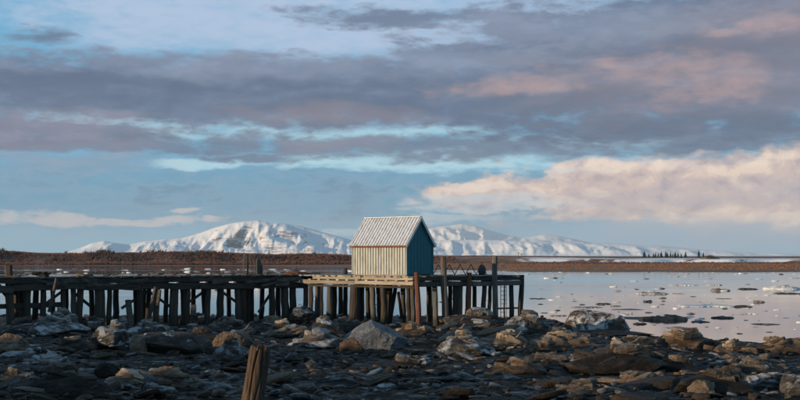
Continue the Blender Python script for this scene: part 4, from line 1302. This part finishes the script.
# loose rocks: countable, but alike
rr = random.Random(23)
KINDS = [('dark', M_ROCK, 'small dark rock'), ('brown', M_ROCK_BROWN, 'small brown rock'), ('frost', M_ROCK_FROST, 'small frost-patched rock'), ('black', M_ROCK_BLACK, 'small black rock')]
base_mesh = {}
for kd, m_, lb in KINDS:
    base_mesh[kd] = [rock_mesh('rock_' + kd, m_, (1.0, rr.uniform(.6, .9), rr.uniform(.38, .62)), 300 + 17 * i + len(kd) * 5, 3, 16, 0.10, 0.0) for i in range(4)]
LOOSE = []
ZONES = [  # photo box, how many, size range in photo pixels, where
    ((0, 322, 300, 345), 60, (6, 15), 'at the foot of the approach piles'),
    ((300, 318, 545, 345), 55, (6, 15), 'in the shade below the hut and the right arm'),
    ((0, 345, 400, 399), 75, (8, 19), 'on the left half of the foreground mud'),
    ((400, 345, 800, 399), 85, (8, 19), 'on the right half of the foreground mud'),
    ((640, 342, 800, 356), 16, (8, 18), 'along the waterline at right')]
for box, cnt, (s0, s1), where in ZONES:
    done = 0
    while done < cnt:
        px, py = rr.uniform(box[0], box[2]), rr.uniform(box[1], box[3])
        g = ground_at(px, py)
        if g.z < 0.12:
            if rr.random() < 0.02:
                done += 1
            continue
        if any((g.x - x) ** 2 + (g.y - y) ** 2 < (w * 0.8) ** 2 for x, y, w in ROCKS_XY):
            if rr.random() < 0.7:
                continue
        kd, m_, lb = rr.choices(KINDS, (4, 2.4, 2.2, 2))[0]
        s = rr.uniform(s0, s1) * rr.uniform(.7, 1.1) * g.y / FPX
        if rr.random() < 0.6:
            s *= 1.25
            o = obj('rock', slab_mesh(m_, rr.randrange(14)))
            o.scale = (s, s * rr.uniform(.6, 1), s * rr.uniform(.14, .34))
        else:
            o = obj('rock', rr.choice(base_mesh[kd]))
            o.scale = (s, s * rr.uniform(.6, 1), s * rr.uniform(.45, .95))
        o.rotation_euler = (rr.uniform(-.2, .2), rr.uniform(-.2, .2), rr.uniform(0, 6.28))
        z = float(zground(g.x, g.y))
        o.location = (g.x, g.y, z - 0.10 * s)
        o['category'] = 'rock'
        LOOSE.append((o, lb.replace('small ', ''), where, s))
        done += 1
# each loose rock is named after the nearest boulder and, where several of a kind lie there, by size
SHORT = [('peak, in', 'big peaked grey boulder'), ('crusted with white', 'snow-crusted boulder'), ('flat dark ledge', 'ledge of the snow-crusted boulder'), ('wide flat-topped block with', 'wide flat-topped block'), ('pale angular end', 'pale angular end block'),
         ('frosty rubble heap', 'frosty rubble heap at left'), ('frosted mound', 'frosted mound at the leftmost piles'), ('striped grey boulder with', 'striped grey boulder'), ('rounded brown', 'rounded brown boulder'), ('squat black', 'squat black boulder'),
         ('long low orange', 'long orange-brown rock'), ('small grey cobble', 'grey cobble at the long orange-brown rock'), ('large black mound', 'black mound at bottom left'), ('orange-lit', 'orange-lit rock at the left edge'), ('crusty brown slab heap at', 'crusty brown slab heap'),
         ('dark foreground boulder', 'dark boulder at lower right'), ('pale pinkish', 'pale pointed slab at lower right'), ('blunt sunlit', 'blunt sunlit brown block'), ('long grey striped', 'grey striped block at lower right'), ('grey boulder cut', 'grey boulder at the bottom right edge'),
         ('layered brown ledge', 'layered ledge at the right edge'), ('tan slab topping', 'tan slab at the right edge'), ('long orange layered', 'long orange layered shelf'), ('tan slab between', 'tan slab by the pier end'), ('black shelving', 'black shelving outcrop'), ('blue-black', 'blue-black wet rock'),
         ('ice-dusted', 'ice-dusted mound under the pier end'), ('dark heaped', 'dark heaped rock under the right arm'), ('sunlit tan hump', 'white-capped tan hump'), ('small white snow', 'white-capped tan hump'), ('rough striped', 'striped rubble by the broken pile'), ('pale frosty boulder', 'pale frosty boulder under the pier'),
         ('small tan boulder', 'small tan boulder under the pier'), ('long blue-grey slab under', 'long blue-grey slab'), ('low dark heap', 'low dark heap under the approach'), ('dull grey rubble', 'dull grey rubble mound'), ('blue-grey angular', 'blue-grey slab stack'), ('low brown rocks', 'low brown rocks by the peaked boulder'),
         ('sunlit tan rock', 'tan rock below the tall grey pile'), ('flat brown sunlit', 'flat sunlit rock at bottom right'), ('low brown rock shelf', 'low brown shelf at bottom right'), ('low frosty slab', 'frosty slab in the middle foreground'), ('dark slab behind', 'dark slab at lower left'), ('low frost-edged', 'frost-edged ledge at left'),
         ('dark rock under', 'dark rock under the leaning braces'), ('low black rock', 'low black rock at bottom centre'), ('grey-brown flat', 'grey-brown flat rock at the bottom'), ('wet dark shelf', 'wet dark shelf at right'), ('dark low rock', 'dark rock left of the shelving outcrop'), ('small frosty rock', 'small frosty rock at bottom centre'),
         ('dark frosted slab', 'dark frosted slab at bottom left'), ('dull slab right', 'dull slab right of the broken pile'), ('dull slab left', 'dull slab left of the broken pile')]
HSHORT = {'dark slab heap at the very left': 'slab heap at the very left', 'small blackish slab': 'blackish slab heap at left', 'frosty slab heap behind': 'slab heap behind the flat-topped block', 'dark slab heap right of the wide': 'slab heap right of the flat-topped block', 'tan and grey': 'tan and grey slab heap',
          'dark slab heap behind': 'slab heap behind the peaked boulder', 'brown slab heap right behind': 'brown slab heap by the peaked boulder', 'tan slab heap below': 'tan slab heap below the log', 'brown slab heap left of the orange': 'brown slab heap by the orange shelf', 'dark brown slab': 'dark brown slab heap at right',
          'brown slab heap between': 'brown slab heap near the right ledge', 'mixed slab': 'mixed slab heap at right', 'dark slab heap right of the shelving': 'slab heap right of the shelving outcrop', 'low brown slab heap': 'low brown slab heap in the foreground', 'low dark slab heap': 'low dark slab heap in the middle', 'dark slab heap at the bottom': 'dark slab heap at the bottom',
          'frost-edged slab heap': 'frost-edged slab heap at left', 'black slab heap left': 'black slab heap at left'}
def short_of(lab):
    for k_, v_ in HSHORT.items():
        if lab.startswith(k_):
            return v_
    for k_, v_ in SHORT:
        if lab.startswith(k_) or k_ in lab:
            return v_
    return lab
byp = {}
for o, lb, where, s_ in LOOSE:
    x, y = o.location.x, o.location.y
    ax_, ay_, al = min(ANCH, key=lambda a: (a[0] - x) ** 2 + (a[1] - y) ** 2)
    dx = (x / y - ax_ / ay_) * ay_
    dy = y - ay_
    side = ('left of' if dx < 0 else 'right of') if abs(dx) > abs(dy) * 0.5 else ('in front of' if dy < 0 else 'behind')
    byp.setdefault((lb, side, short_of(al)), []).append((s_, o, where))
for (lb, side, sh), lst in byp.items():
    lst.sort(key=lambda q: -q[0])
    nw = len(lst)
    words = ['small'] if nw == 1 else ['larger', 'smaller'] if nw == 2 else (['largest', 'second largest', 'third largest', 'fourth largest', 'fifth largest', 'sixth largest', 'seventh largest', 'eighth largest', 'ninth largest'][:nw - 1] + ['smallest'])
    for w_, (s_, o, where) in zip(words, lst):
        o['label'] = '%s %s %s the %s' % (w_, lb, side, sh)
        o['group'] = lb + 's ' + where

# rubble too small and too many to count
def rubble():
    rs = np.random.RandomState(4)
    shapes = []
    for k in range(14):
        V, F = slab_shape(200 + k, 9)
        tri = []
        for f in F:
            tri += [(f[0], f[q], f[q + 1]) for q in range(1, len(f) - 1)]
        shapes.append((V, np.array(tri)))
    V, F = ico(2)
    for k in range(6):
        P, _ = rock_shape((1.0, rs.uniform(.6, .9), rs.uniform(.35, .6)), 700 + k, 2, 16, 0.12)
        shapes.append((P, np.array(F)))
    def gen(n, lo, hi, big, seed, mat, name, label, thin=0.12):
        rs = np.random.RandomState(seed)
        allv, allf, off = [], [], 0
        D = 27 + 64 * rs.rand(n) ** 1.15
        u = rs.uniform(-0.44, 0.44, n)
        X, Y = u * D, D
        Zb, Zg = zbase(X, Y), zground(X, Y)
        clump = fbm(X * 0.35, Y * 0.5, 6.0, 3, seed=seed)
        for i in range(n):
            if Zb[i] < 0.10 or clump[i] < 0.02 + thin * rs.randn():
                continue
            s = rs.uniform(lo, hi) * (0.7 + 0.6 * rs.rand() ** 3) * (1 + 0.5 * clump[i])
            q = rs.randint(20)
            if rs.rand() < 0.12:
                s *= big
                q = rs.randint(14)
            P, T = shapes[q]
            tz = (rs.uniform(.12, .34) if s < 0.6 else rs.uniform(.07, .17)) if q < 14 else rs.uniform(.5, .9)
            P = P * np.array([s * rs.uniform(.9, 1.7), s, s * tz])
            tx, ty = rs.uniform(-.34, .34, 2)
            t = rs.uniform(-0.6, 0.6) if rs.rand() < 0.7 else rs.uniform(0, 6.28)
            ca, sa = math.cos(t), math.sin(t)
            z = P[:, 2] + P[:, 0] * tx + P[:, 1] * ty
            Q = np.stack([P[:, 0] * ca - P[:, 1] * sa + X[i], P[:, 0] * sa + P[:, 1] * ca + Y[i], z + Zg[i] - 0.03 * s + max(0, clump[i]) * 0.12], -1)
            allv.append(Q)
            allf.append(T + off)
            off += len(Q)
        V_, F_ = np.concatenate(allv), np.concatenate(allf)
        me = bpy.data.meshes.new(name)
        me.vertices.add(len(V_)); me.vertices.foreach_set('co', V_.ravel())
        me.loops.add(F_.size); me.loops.foreach_set('vertex_index', F_.ravel().astype(np.int32))
        me.polygons.add(len(F_)); me.polygons.foreach_set('loop_start', np.arange(0, F_.size, 3)); me.polygons.foreach_set('loop_total', np.full(len(F_), 3))
        me.materials.append(mat)
        me.update(calc_edges=True)
        tag(obj(name, me), label, 'rubble', None, 'stuff')
    m1 = rock_mat('rubble_rock', (0.0045, 0.0036, 0.003), (0.014, 0.0105, 0.008), (0.07, 0.049, 0.034), 0.15, 1.2, frostcol=(0.26, 0.265, 0.28))
    m2 = rock_mat('rubble_brown', (0.010, 0.007, 0.005), (0.042, 0.028, 0.018), (0.16, 0.107, 0.069), 0.0, 1.2)
    m3 = rock_mat('rubble_frosty', (0.014, 0.014, 0.015), (0.05, 0.05, 0.053), (0.16, 0.16, 0.168), 0.5, 1.2, frostcol=(0.42, 0.43, 0.45))
    gen(4200, 0.10, 0.40, 3.2, 4, m1, 'rubble', 'loose black rubble covering the muddy shore')
    gen(1300, 0.09, 0.36, 3.0, 5, m2, 'rubble', 'loose brown rubble strewn over the muddy shore')
    gen(1800, 0.09, 0.38, 3.0, 6, m3, 'rubble', 'loose frosty grey rubble strewn over the muddy shore')
rubble()

# ------------------------------------------------------------------ ice on the water
def floe_mesh(name, mat, size, seed, lump):
    """a flat irregular cake of ice with a ragged rim and lumps on top; its waterline at z = 0"""
    rs = np.random.RandomState(seed + 500)
    n = 44
    th = np.linspace(0, 2 * np.pi, n, endpoint=False)
    out = 0.78 + 0.55 * fbm(np.cos(th) * 1.3, np.sin(th) * 1.3, seed * 1.7, 4, 0.6, seed=seed) + 0.10 * rs.randn(n) * 0.5
    out = np.clip(out, 0.28, 1.0)
    vs, fs = [], []
    rings = [(1.0, -0.25), (1.03, 0.02), (0.97, 0.32), (0.80, 0.5), (0.55, 0.6), (0.28, 0.6)]
    for r, zz in rings:
        for k in range(n):
            x, y = np.cos(th[k]) * out[k] * r, np.sin(th[k]) * out[k] * r
            z = zz
            if zz > 0.1:
                z = zz * (0.55 + 0.9 * lump * max(0.0, float(fbm(x * 3.1, y * 2.2, seed * 0.9, 4, 0.6, seed=seed + 3)) + 0.25) * 1.6)
            vs.append((x * size[0] / 2, y * size[1] / 2, z * size[2]))
    for q in range(len(rings) - 1):
        for k in range(n):
            j = (k + 1) % n
            fs.append((q*n + k, q*n + j, (q+1)*n + j, (q+1)*n + k))
    fs.append(tuple((len(rings) - 1) * n + k for k in range(n)))
    fs.append(tuple(reversed(range(n))))
    return mesh_np(name, vs, fs, mat, False)
def floe(px0, px1, py, h, label, mat, seed, group=None):
    px = (px0 + px1) / 2
    D = EYE * FPX / (py - HY)
    s = D / FPX
    size = ((px1 - px0) * s * 1.12, min((px1 - px0) * s * 0.9, 0.10 * D), max(h * s * (1.5 if mat is M_ICE else 1.0 if mat is M_ICE_DIRTY or h > 5 else 0.7), 0.08))
    o = obj('ice_floe', floe_mesh('ice_floe', mat, size, seed, 1.0 if h > 2 else 0.5), None, ((px - 400) * s, D + size[1] * .4, 0))
    tag(o, label, 'ice floe', group)
    return o
Fl = floe
Fl(673, 700, 285.5, 1.4, 'thin white floe far out, above the beige one', M_ICE, 1)
Fl(709, 725, 285.4, 1.5, 'small white floe right of the thin far white floe', M_ICE, 2)
Fl(713, 733, 291, 2.6, 'beige lumpy floe in the middle distance', M_ICE_DIRTY, 3)
Fl(740, 760, 289.5, 2.6, 'dark floe with pale crumbs, left of the big white floe', M_ICE_DARK, 4)
Fl(770, 806, 289.5, 2.8, 'big white floe at the right edge', M_ICE, 5)
Fl(782, 791, 287.5, 4, 'dirty lump of ice riding on the big white floe', M_ICE_DIRTY, 6)
Fl(778, 804, 294, 2.2, 'dark flat floe just below the big white floe', M_ICE_DARK, 7)
Fl(638, 669, 294.3, 2.2, 'flat brown-edged floe below the spruces', M_ICE_DIRTY, 8)
Fl(672, 686, 294, 1.2, 'faint small floe right of the flat brown-edged floe', M_ICE_DIRTY, 9)
Fl(643, 655, 302, 3.2, 'stubby dark ice chunk left of the long floe', M_ICE_DARK, 10)
Fl(717, 733, 299, 1.0, 'thin dark sliver above the long floe', M_ICE_DARK, 11)
Fl(754, 766, 302.5, 2.4, 'brown round chunk up right of the long floe', M_ICE_DIRTY, 12)
Fl(680, 742, 307, 1.9, 'long pale floe in the middle of the open water', M_ICE, 13)
Fl(734, 755, 307.2, 2.8, 'dark block at the right end of the long pale floe', M_ICE_DARK, 14)
Fl(645, 691, 320.5, 5.5, 'wedge-shaped brown mud-covered floe', M_ROCK_BROWN, 15)
Fl(620, 704, 320, 1.0, 'wide dark sheet of slush round the wedge-shaped floe', M_ICE_DARK, 16)
Fl(714, 736, 318.5, 3.4, 'jagged dark floe right of the wedge-shaped floe', M_ICE_DARK, 17)
Fl(692, 712, 322.5, 2.2, 'bluish dark sliver with a peak, below the wedge-shaped floe', M_ICE_DARK, 18)
Fl(752, 784, 325, 1.4, 'thin dark floe at right, above the ledges', M_ICE_DARK, 19)
Fl(737, 744, 334, 1.8, 'tiny dark floe nearest the right ledges', M_ICE_DARK, 20)
Fl(634, 648, 324.5, 3, 'dark blue chunk right of the snow-crusted boulder', M_ICE_DARK, 21)
Fl(668, 682, 328.5, 1.2, 'small dark sliver above the crusty brown slab heap', M_ICE_DARK, 22)
Fl(530, 547, 299, 1.8, 'dark floe nearest the outer end of the pier', M_ICE_DARK, 23)
Fl(597, 612, 304.5, 2.2, 'short black floe above the snow-crusted boulder', M_ICE_DARK, 24)
Fl(574, 606, 308, 1.8, 'pale brown slushy floe touching the short black floe', M_ICE_DIRTY, 25)
Fl(610, 622, 306.5, 1.8, 'small beige floe right of the short black floe', M_ICE_DIRTY, 26)
Fl(615, 645, 310, 1.3, 'straight dark plank-like floe right of the snow-crusted boulder', M_ICE_DARK, 27)
Fl(541, 548, 313.2, 1.6, 'tiny dark chunk right of the pier', M_ICE_DARK, 28)
Fl(550, 568, 316.2, 1.8, 'brown slush floe left of the snow-crusted boulder', M_ICE_DIRTY, 29)
Fl(538, 547, 318, 1.2, 'thin brown sliver nearest the shore right of the pier', M_ICE_DIRTY, 30)
Fl(447, 458, 299, 2.0, 'dark floe seen through the right arm of the pier', M_ICE_DARK, 31)
ri = random.Random(9)
ice_m = [rock_mesh('ice_chunk', m, (1.0, .7, .35), 50 + i, 2, 5, 0.1) for i, m in enumerate((M_ICE, M_ICE, M_ICE_DIRTY, M_ICE_DARK))]
def chunks(n, box, size, label, group, w):
    for k in range(n):
        px, py = ri.uniform(box[0], box[2]), ri.uniform(box[1], box[3])
        D = EYE * FPX / (py - HY)
        s = ri.uniform(*size) * D / FPX
        i = ri.choices(range(4), w)[0]
        o = obj('ice_chunk', ice_m[i], None, ((px - 400) / FPX * D, D, -0.07 * s))
        o.scale = (s * 1.4, min(s, .05 * D), s * ri.uniform(.35, .9))
        o.rotation_euler = (0, 0, ri.uniform(-.3, .3))
        tag(o, label + ('', '', ', dirty', ', dark')[i], 'ice chunk', group + ('', '', ', dirty', ', dark')[i])
chunks(90, (-20, 268.9, 440, 273.5), (1.5, 6), 'low ice chunk along the far left shore', 'ice along the far left shore', (4, 4, 3, 2))
chunks(45, (500, 272.3, 830, 275), (1.2, 4.5), 'low ice chunk along the far right shore', 'ice along the far right shore', (4, 4, 3, 3))
chunks(150, (525, 275, 820, 334), (1.4, 6.0), 'tiny drifting ice crumb on the open water', 'ice crumbs on the open water', (6, 6, 5, 3))
chunks(40, (20, 282, 520, 308), (1.5, 5), 'ice crumb on the water behind the pier', 'ice crumbs behind the pier', (1, 1, 3, 5))

# ------------------------------------------------------------------ far vegetation
def spruce_mesh(seed):
    rs = random.Random(seed)
    tr = MB().tube([(0, 0, 0), (0.01, 0, .5), (0, 0, .98)], [.022, .014, .003], 5, rnd=rs)
    cr = MB()
    for k in range(170):
        t = rs.uniform(.06, 1.0)
        z = t
        r = (1 - t) ** .8 * .19 * rs.uniform(.55, 1.15) + .012
        a = rs.uniform(0, 6.283)
        dx, dy = math.cos(a), math.sin(a)
        w = r * .42
        cr.add([(0, 0, z + .01), (dx * r * .6 - dy * w, dy * r * .6 + dx * w, z - .03), (dx * r, dy * r, z - .075 * rs.uniform(.6, 1.5)), (dx * r * .6 + dy * w, dy * r * .6 - dx * w, z - .03)], [(0, 1, 2, 3)])
    return tr.mesh('trunk', M_TRUNK), cr.mesh('crown', M_SPRUCE)
sp = [spruce_mesh(i) for i in range(5)]
TREES = [(644.3, 252.2), (649, 254.5), (653.6, 254.0), (655.6, 253.2), (658.2, 254.4), (661.2, 252.8), (665.8, 251.8), (667.4, 253.6), (670.6, 253.2), (672.8, 254.2), (675.2, 253.0), (678, 253.6), (681.2, 254.4), (685.6, 253.0), (698.8, 251.2), (703.4, 253.2)]
for i, (px, yt) in enumerate(TREES):
    D = 830 + 22 * (i % 3)
    u = (px - 400) / FPX
    zb = float(far_z(np.array(u), np.array(D))) - 0.15
    h = EYE + (HY + 1.5 - yt) * D / FPX - zb
    t = empty('spruce_tree', (u * D, D, zb))
    wd = h * (2.0 if i in (0, 5, 10) else (1.35, 1.7, 1.5)[i % 3])
    for nm, m_ in zip(('trunk', 'crown'), sp[i % 5]):
        o = obj(nm, m_, t)
        o.scale = (wd, wd, h)
    o_words = ['broad first spruce at the left end of the far row', 'second spruce from the left end of the far row', 'third spruce from the left end of the far row', 'fourth spruce from the left end of the far row', 'fifth spruce from the left end of the far row', 'sixth spruce from the left of the far row', 'tallest spruce in the middle of the far row', 'spruce just right of the tallest in the far row', 'ninth spruce from the left of the far row', 'tenth spruce from the left of the far row', 'eleventh spruce from the left of the far row', 'twelfth spruce from the left of the far row', 'short spruce second from the right of the close far row', 'last spruce of the close far row before the gap', 'tall lone spruce right of the gap, left of a pair', 'shorter lone spruce at the right end of the far row']
    tag(t, o_words[i], 'tree', 'spruces on the far shore')
def brush(name, n, urange, drange, hr, label, seed, mat, thin=None, dmin=-0.35):
    """bare brush: twigs fanning up from each root"""
    rs = np.random.RandomState(seed)
    vs, fs = [], []
    D = rs.uniform(drange[0], drange[1], n)
    u = rs.uniform(urange[0], urange[1], n)
    den = fbm(u * 40, D * 0.02, 0.0, 4, seed=seed)
    Z = far_z(u, D)
    for i in range(n):
        if den[i] < dmin or (thin is not None and rs.rand() > thin(u[i])):
            continue
        h = rs.uniform(*hr) * (1 + 0.5 * den[i])
        x0 = u[i] * D[i]
        for k in range(5):
            a = rs.uniform(0, 6.28)
            sp_ = rs.uniform(.15, .6) * h
            w = rs.uniform(.10, .26)
            hh = h * rs.uniform(.55, 1.1)
            dx, dy = math.cos(a), math.sin(a)
            m = len(vs)
            vs += [(x0 - w * .4, D[i], Z[i] - .2), (x0 + w * .4, D[i] + .1, Z[i] - .2), (x0 + dx * sp_ * .6 + w, D[i] + dy * sp_ * .6, Z[i] + hh * .6), (x0 + dx * sp_, D[i] + dy * sp_, Z[i] + hh), (x0 + dx * sp_ * .5 - w, D[i] + dy * sp_ * .5 + .2, Z[i] + hh * .65)]
            fs.append((m, m + 1, m + 2, m + 3, m + 4))
    tag(obj(name, mesh_np(name, vs, fs, mat, False)), label, 'brush', None, 'stuff')
brush('brush', 15000, (-0.5, 0.05), (575, 690), (0.5, 1.7), 'reddish bare brush covering the far left shore', 61, M_BRUSH, lambda u: np.clip((0.05 - u) / 0.1, 0.25, 1))
brush('brush', 3200, (-0.5, 0.04), (610, 680), (1.2, 3.6), 'taller dark bare brush along the top of the far left bluff', 65, M_BRUSH_DARK, None, 0.02)
brush('brush', 2600, (0.0, 0.55), (800, 900), (0.3, 0.9), 'dark brush line beyond the snow strip on the right', 62, M_BRUSH)
brush('brush', 2500, (-0.1, 0.55), (560, 620), (0.4, 0.9), 'low brown brush in front of the snow strip', 63, M_BRUSH)
brush('tundra_grass', 9000, (-0.02, 0.5), (362, 610), (0.12, 0.4), 'red-brown tundra grass along the far right shore', 64, M_TUNDRA)
# dark shed-like mound on the far right shore
g = MB()
D = 690.0
u = (709.5 - 400) / FPX
zb = float(far_z(np.array(u), np.array(D)))
tag(obj('earth_mound', rock_mesh('earth_mound', M_ROCK_BROWN, (15, 10, 2.9), 907, 3, 4, 0.06, apex=(0.0, 0.7)), None, (u * D, D, zb - 0.5)), 'dark peaked earth mound on the snow strip right of the spruces', 'mound')
# thin masts on the far shore
for px, yt, lab in ((518.5, 252.6, 'thin mast on the far shore, left of a pair'), (521.5, 253.8, 'thin mast on the far shore, right of a pair')):
    D = 760.0
    u = (px - 400) / FPX
    zb = float(far_z(np.array(u), np.array(D)))
    h = EYE + (HY - yt) * D / FPX - zb
    mt = empty('mast', (u * D, D, zb))
    tag(mt, lab, 'mast')
    MB().tube([(0, 0, -.3), (0, 0, h)], [.22, .14], 6, rnd=rw).build('mast_pole', M_DARKMETAL, mt)
    MB().box((0, 0, h * .86), (1.6, .2, .2)).build('crossarm', M_DARKMETAL, mt)

# ------------------------------------------------------------------ haze
hz, nt_, b_ = new_mat('haze_air')
nt_.nodes.remove(b_)
pv = nt_.nodes.new('ShaderNodeVolumePrincipled')
pv.inputs['Color'].default_value = (0.80, 0.88, 0.95, 1)
pv.inputs['Density'].default_value = 0.000045
nt_.links.new(pv.outputs[0], [n for n in nt_.nodes if n.type == 'OUTPUT_MATERIAL'][0].inputs['Volume'])
HB = MB().box((0, 6500, 246.0), (34500, 21000, 500.0))
haze = tag(HB.build('haze', hz), 'thin evening haze over the water and the far shore', None, None, 'stuff')
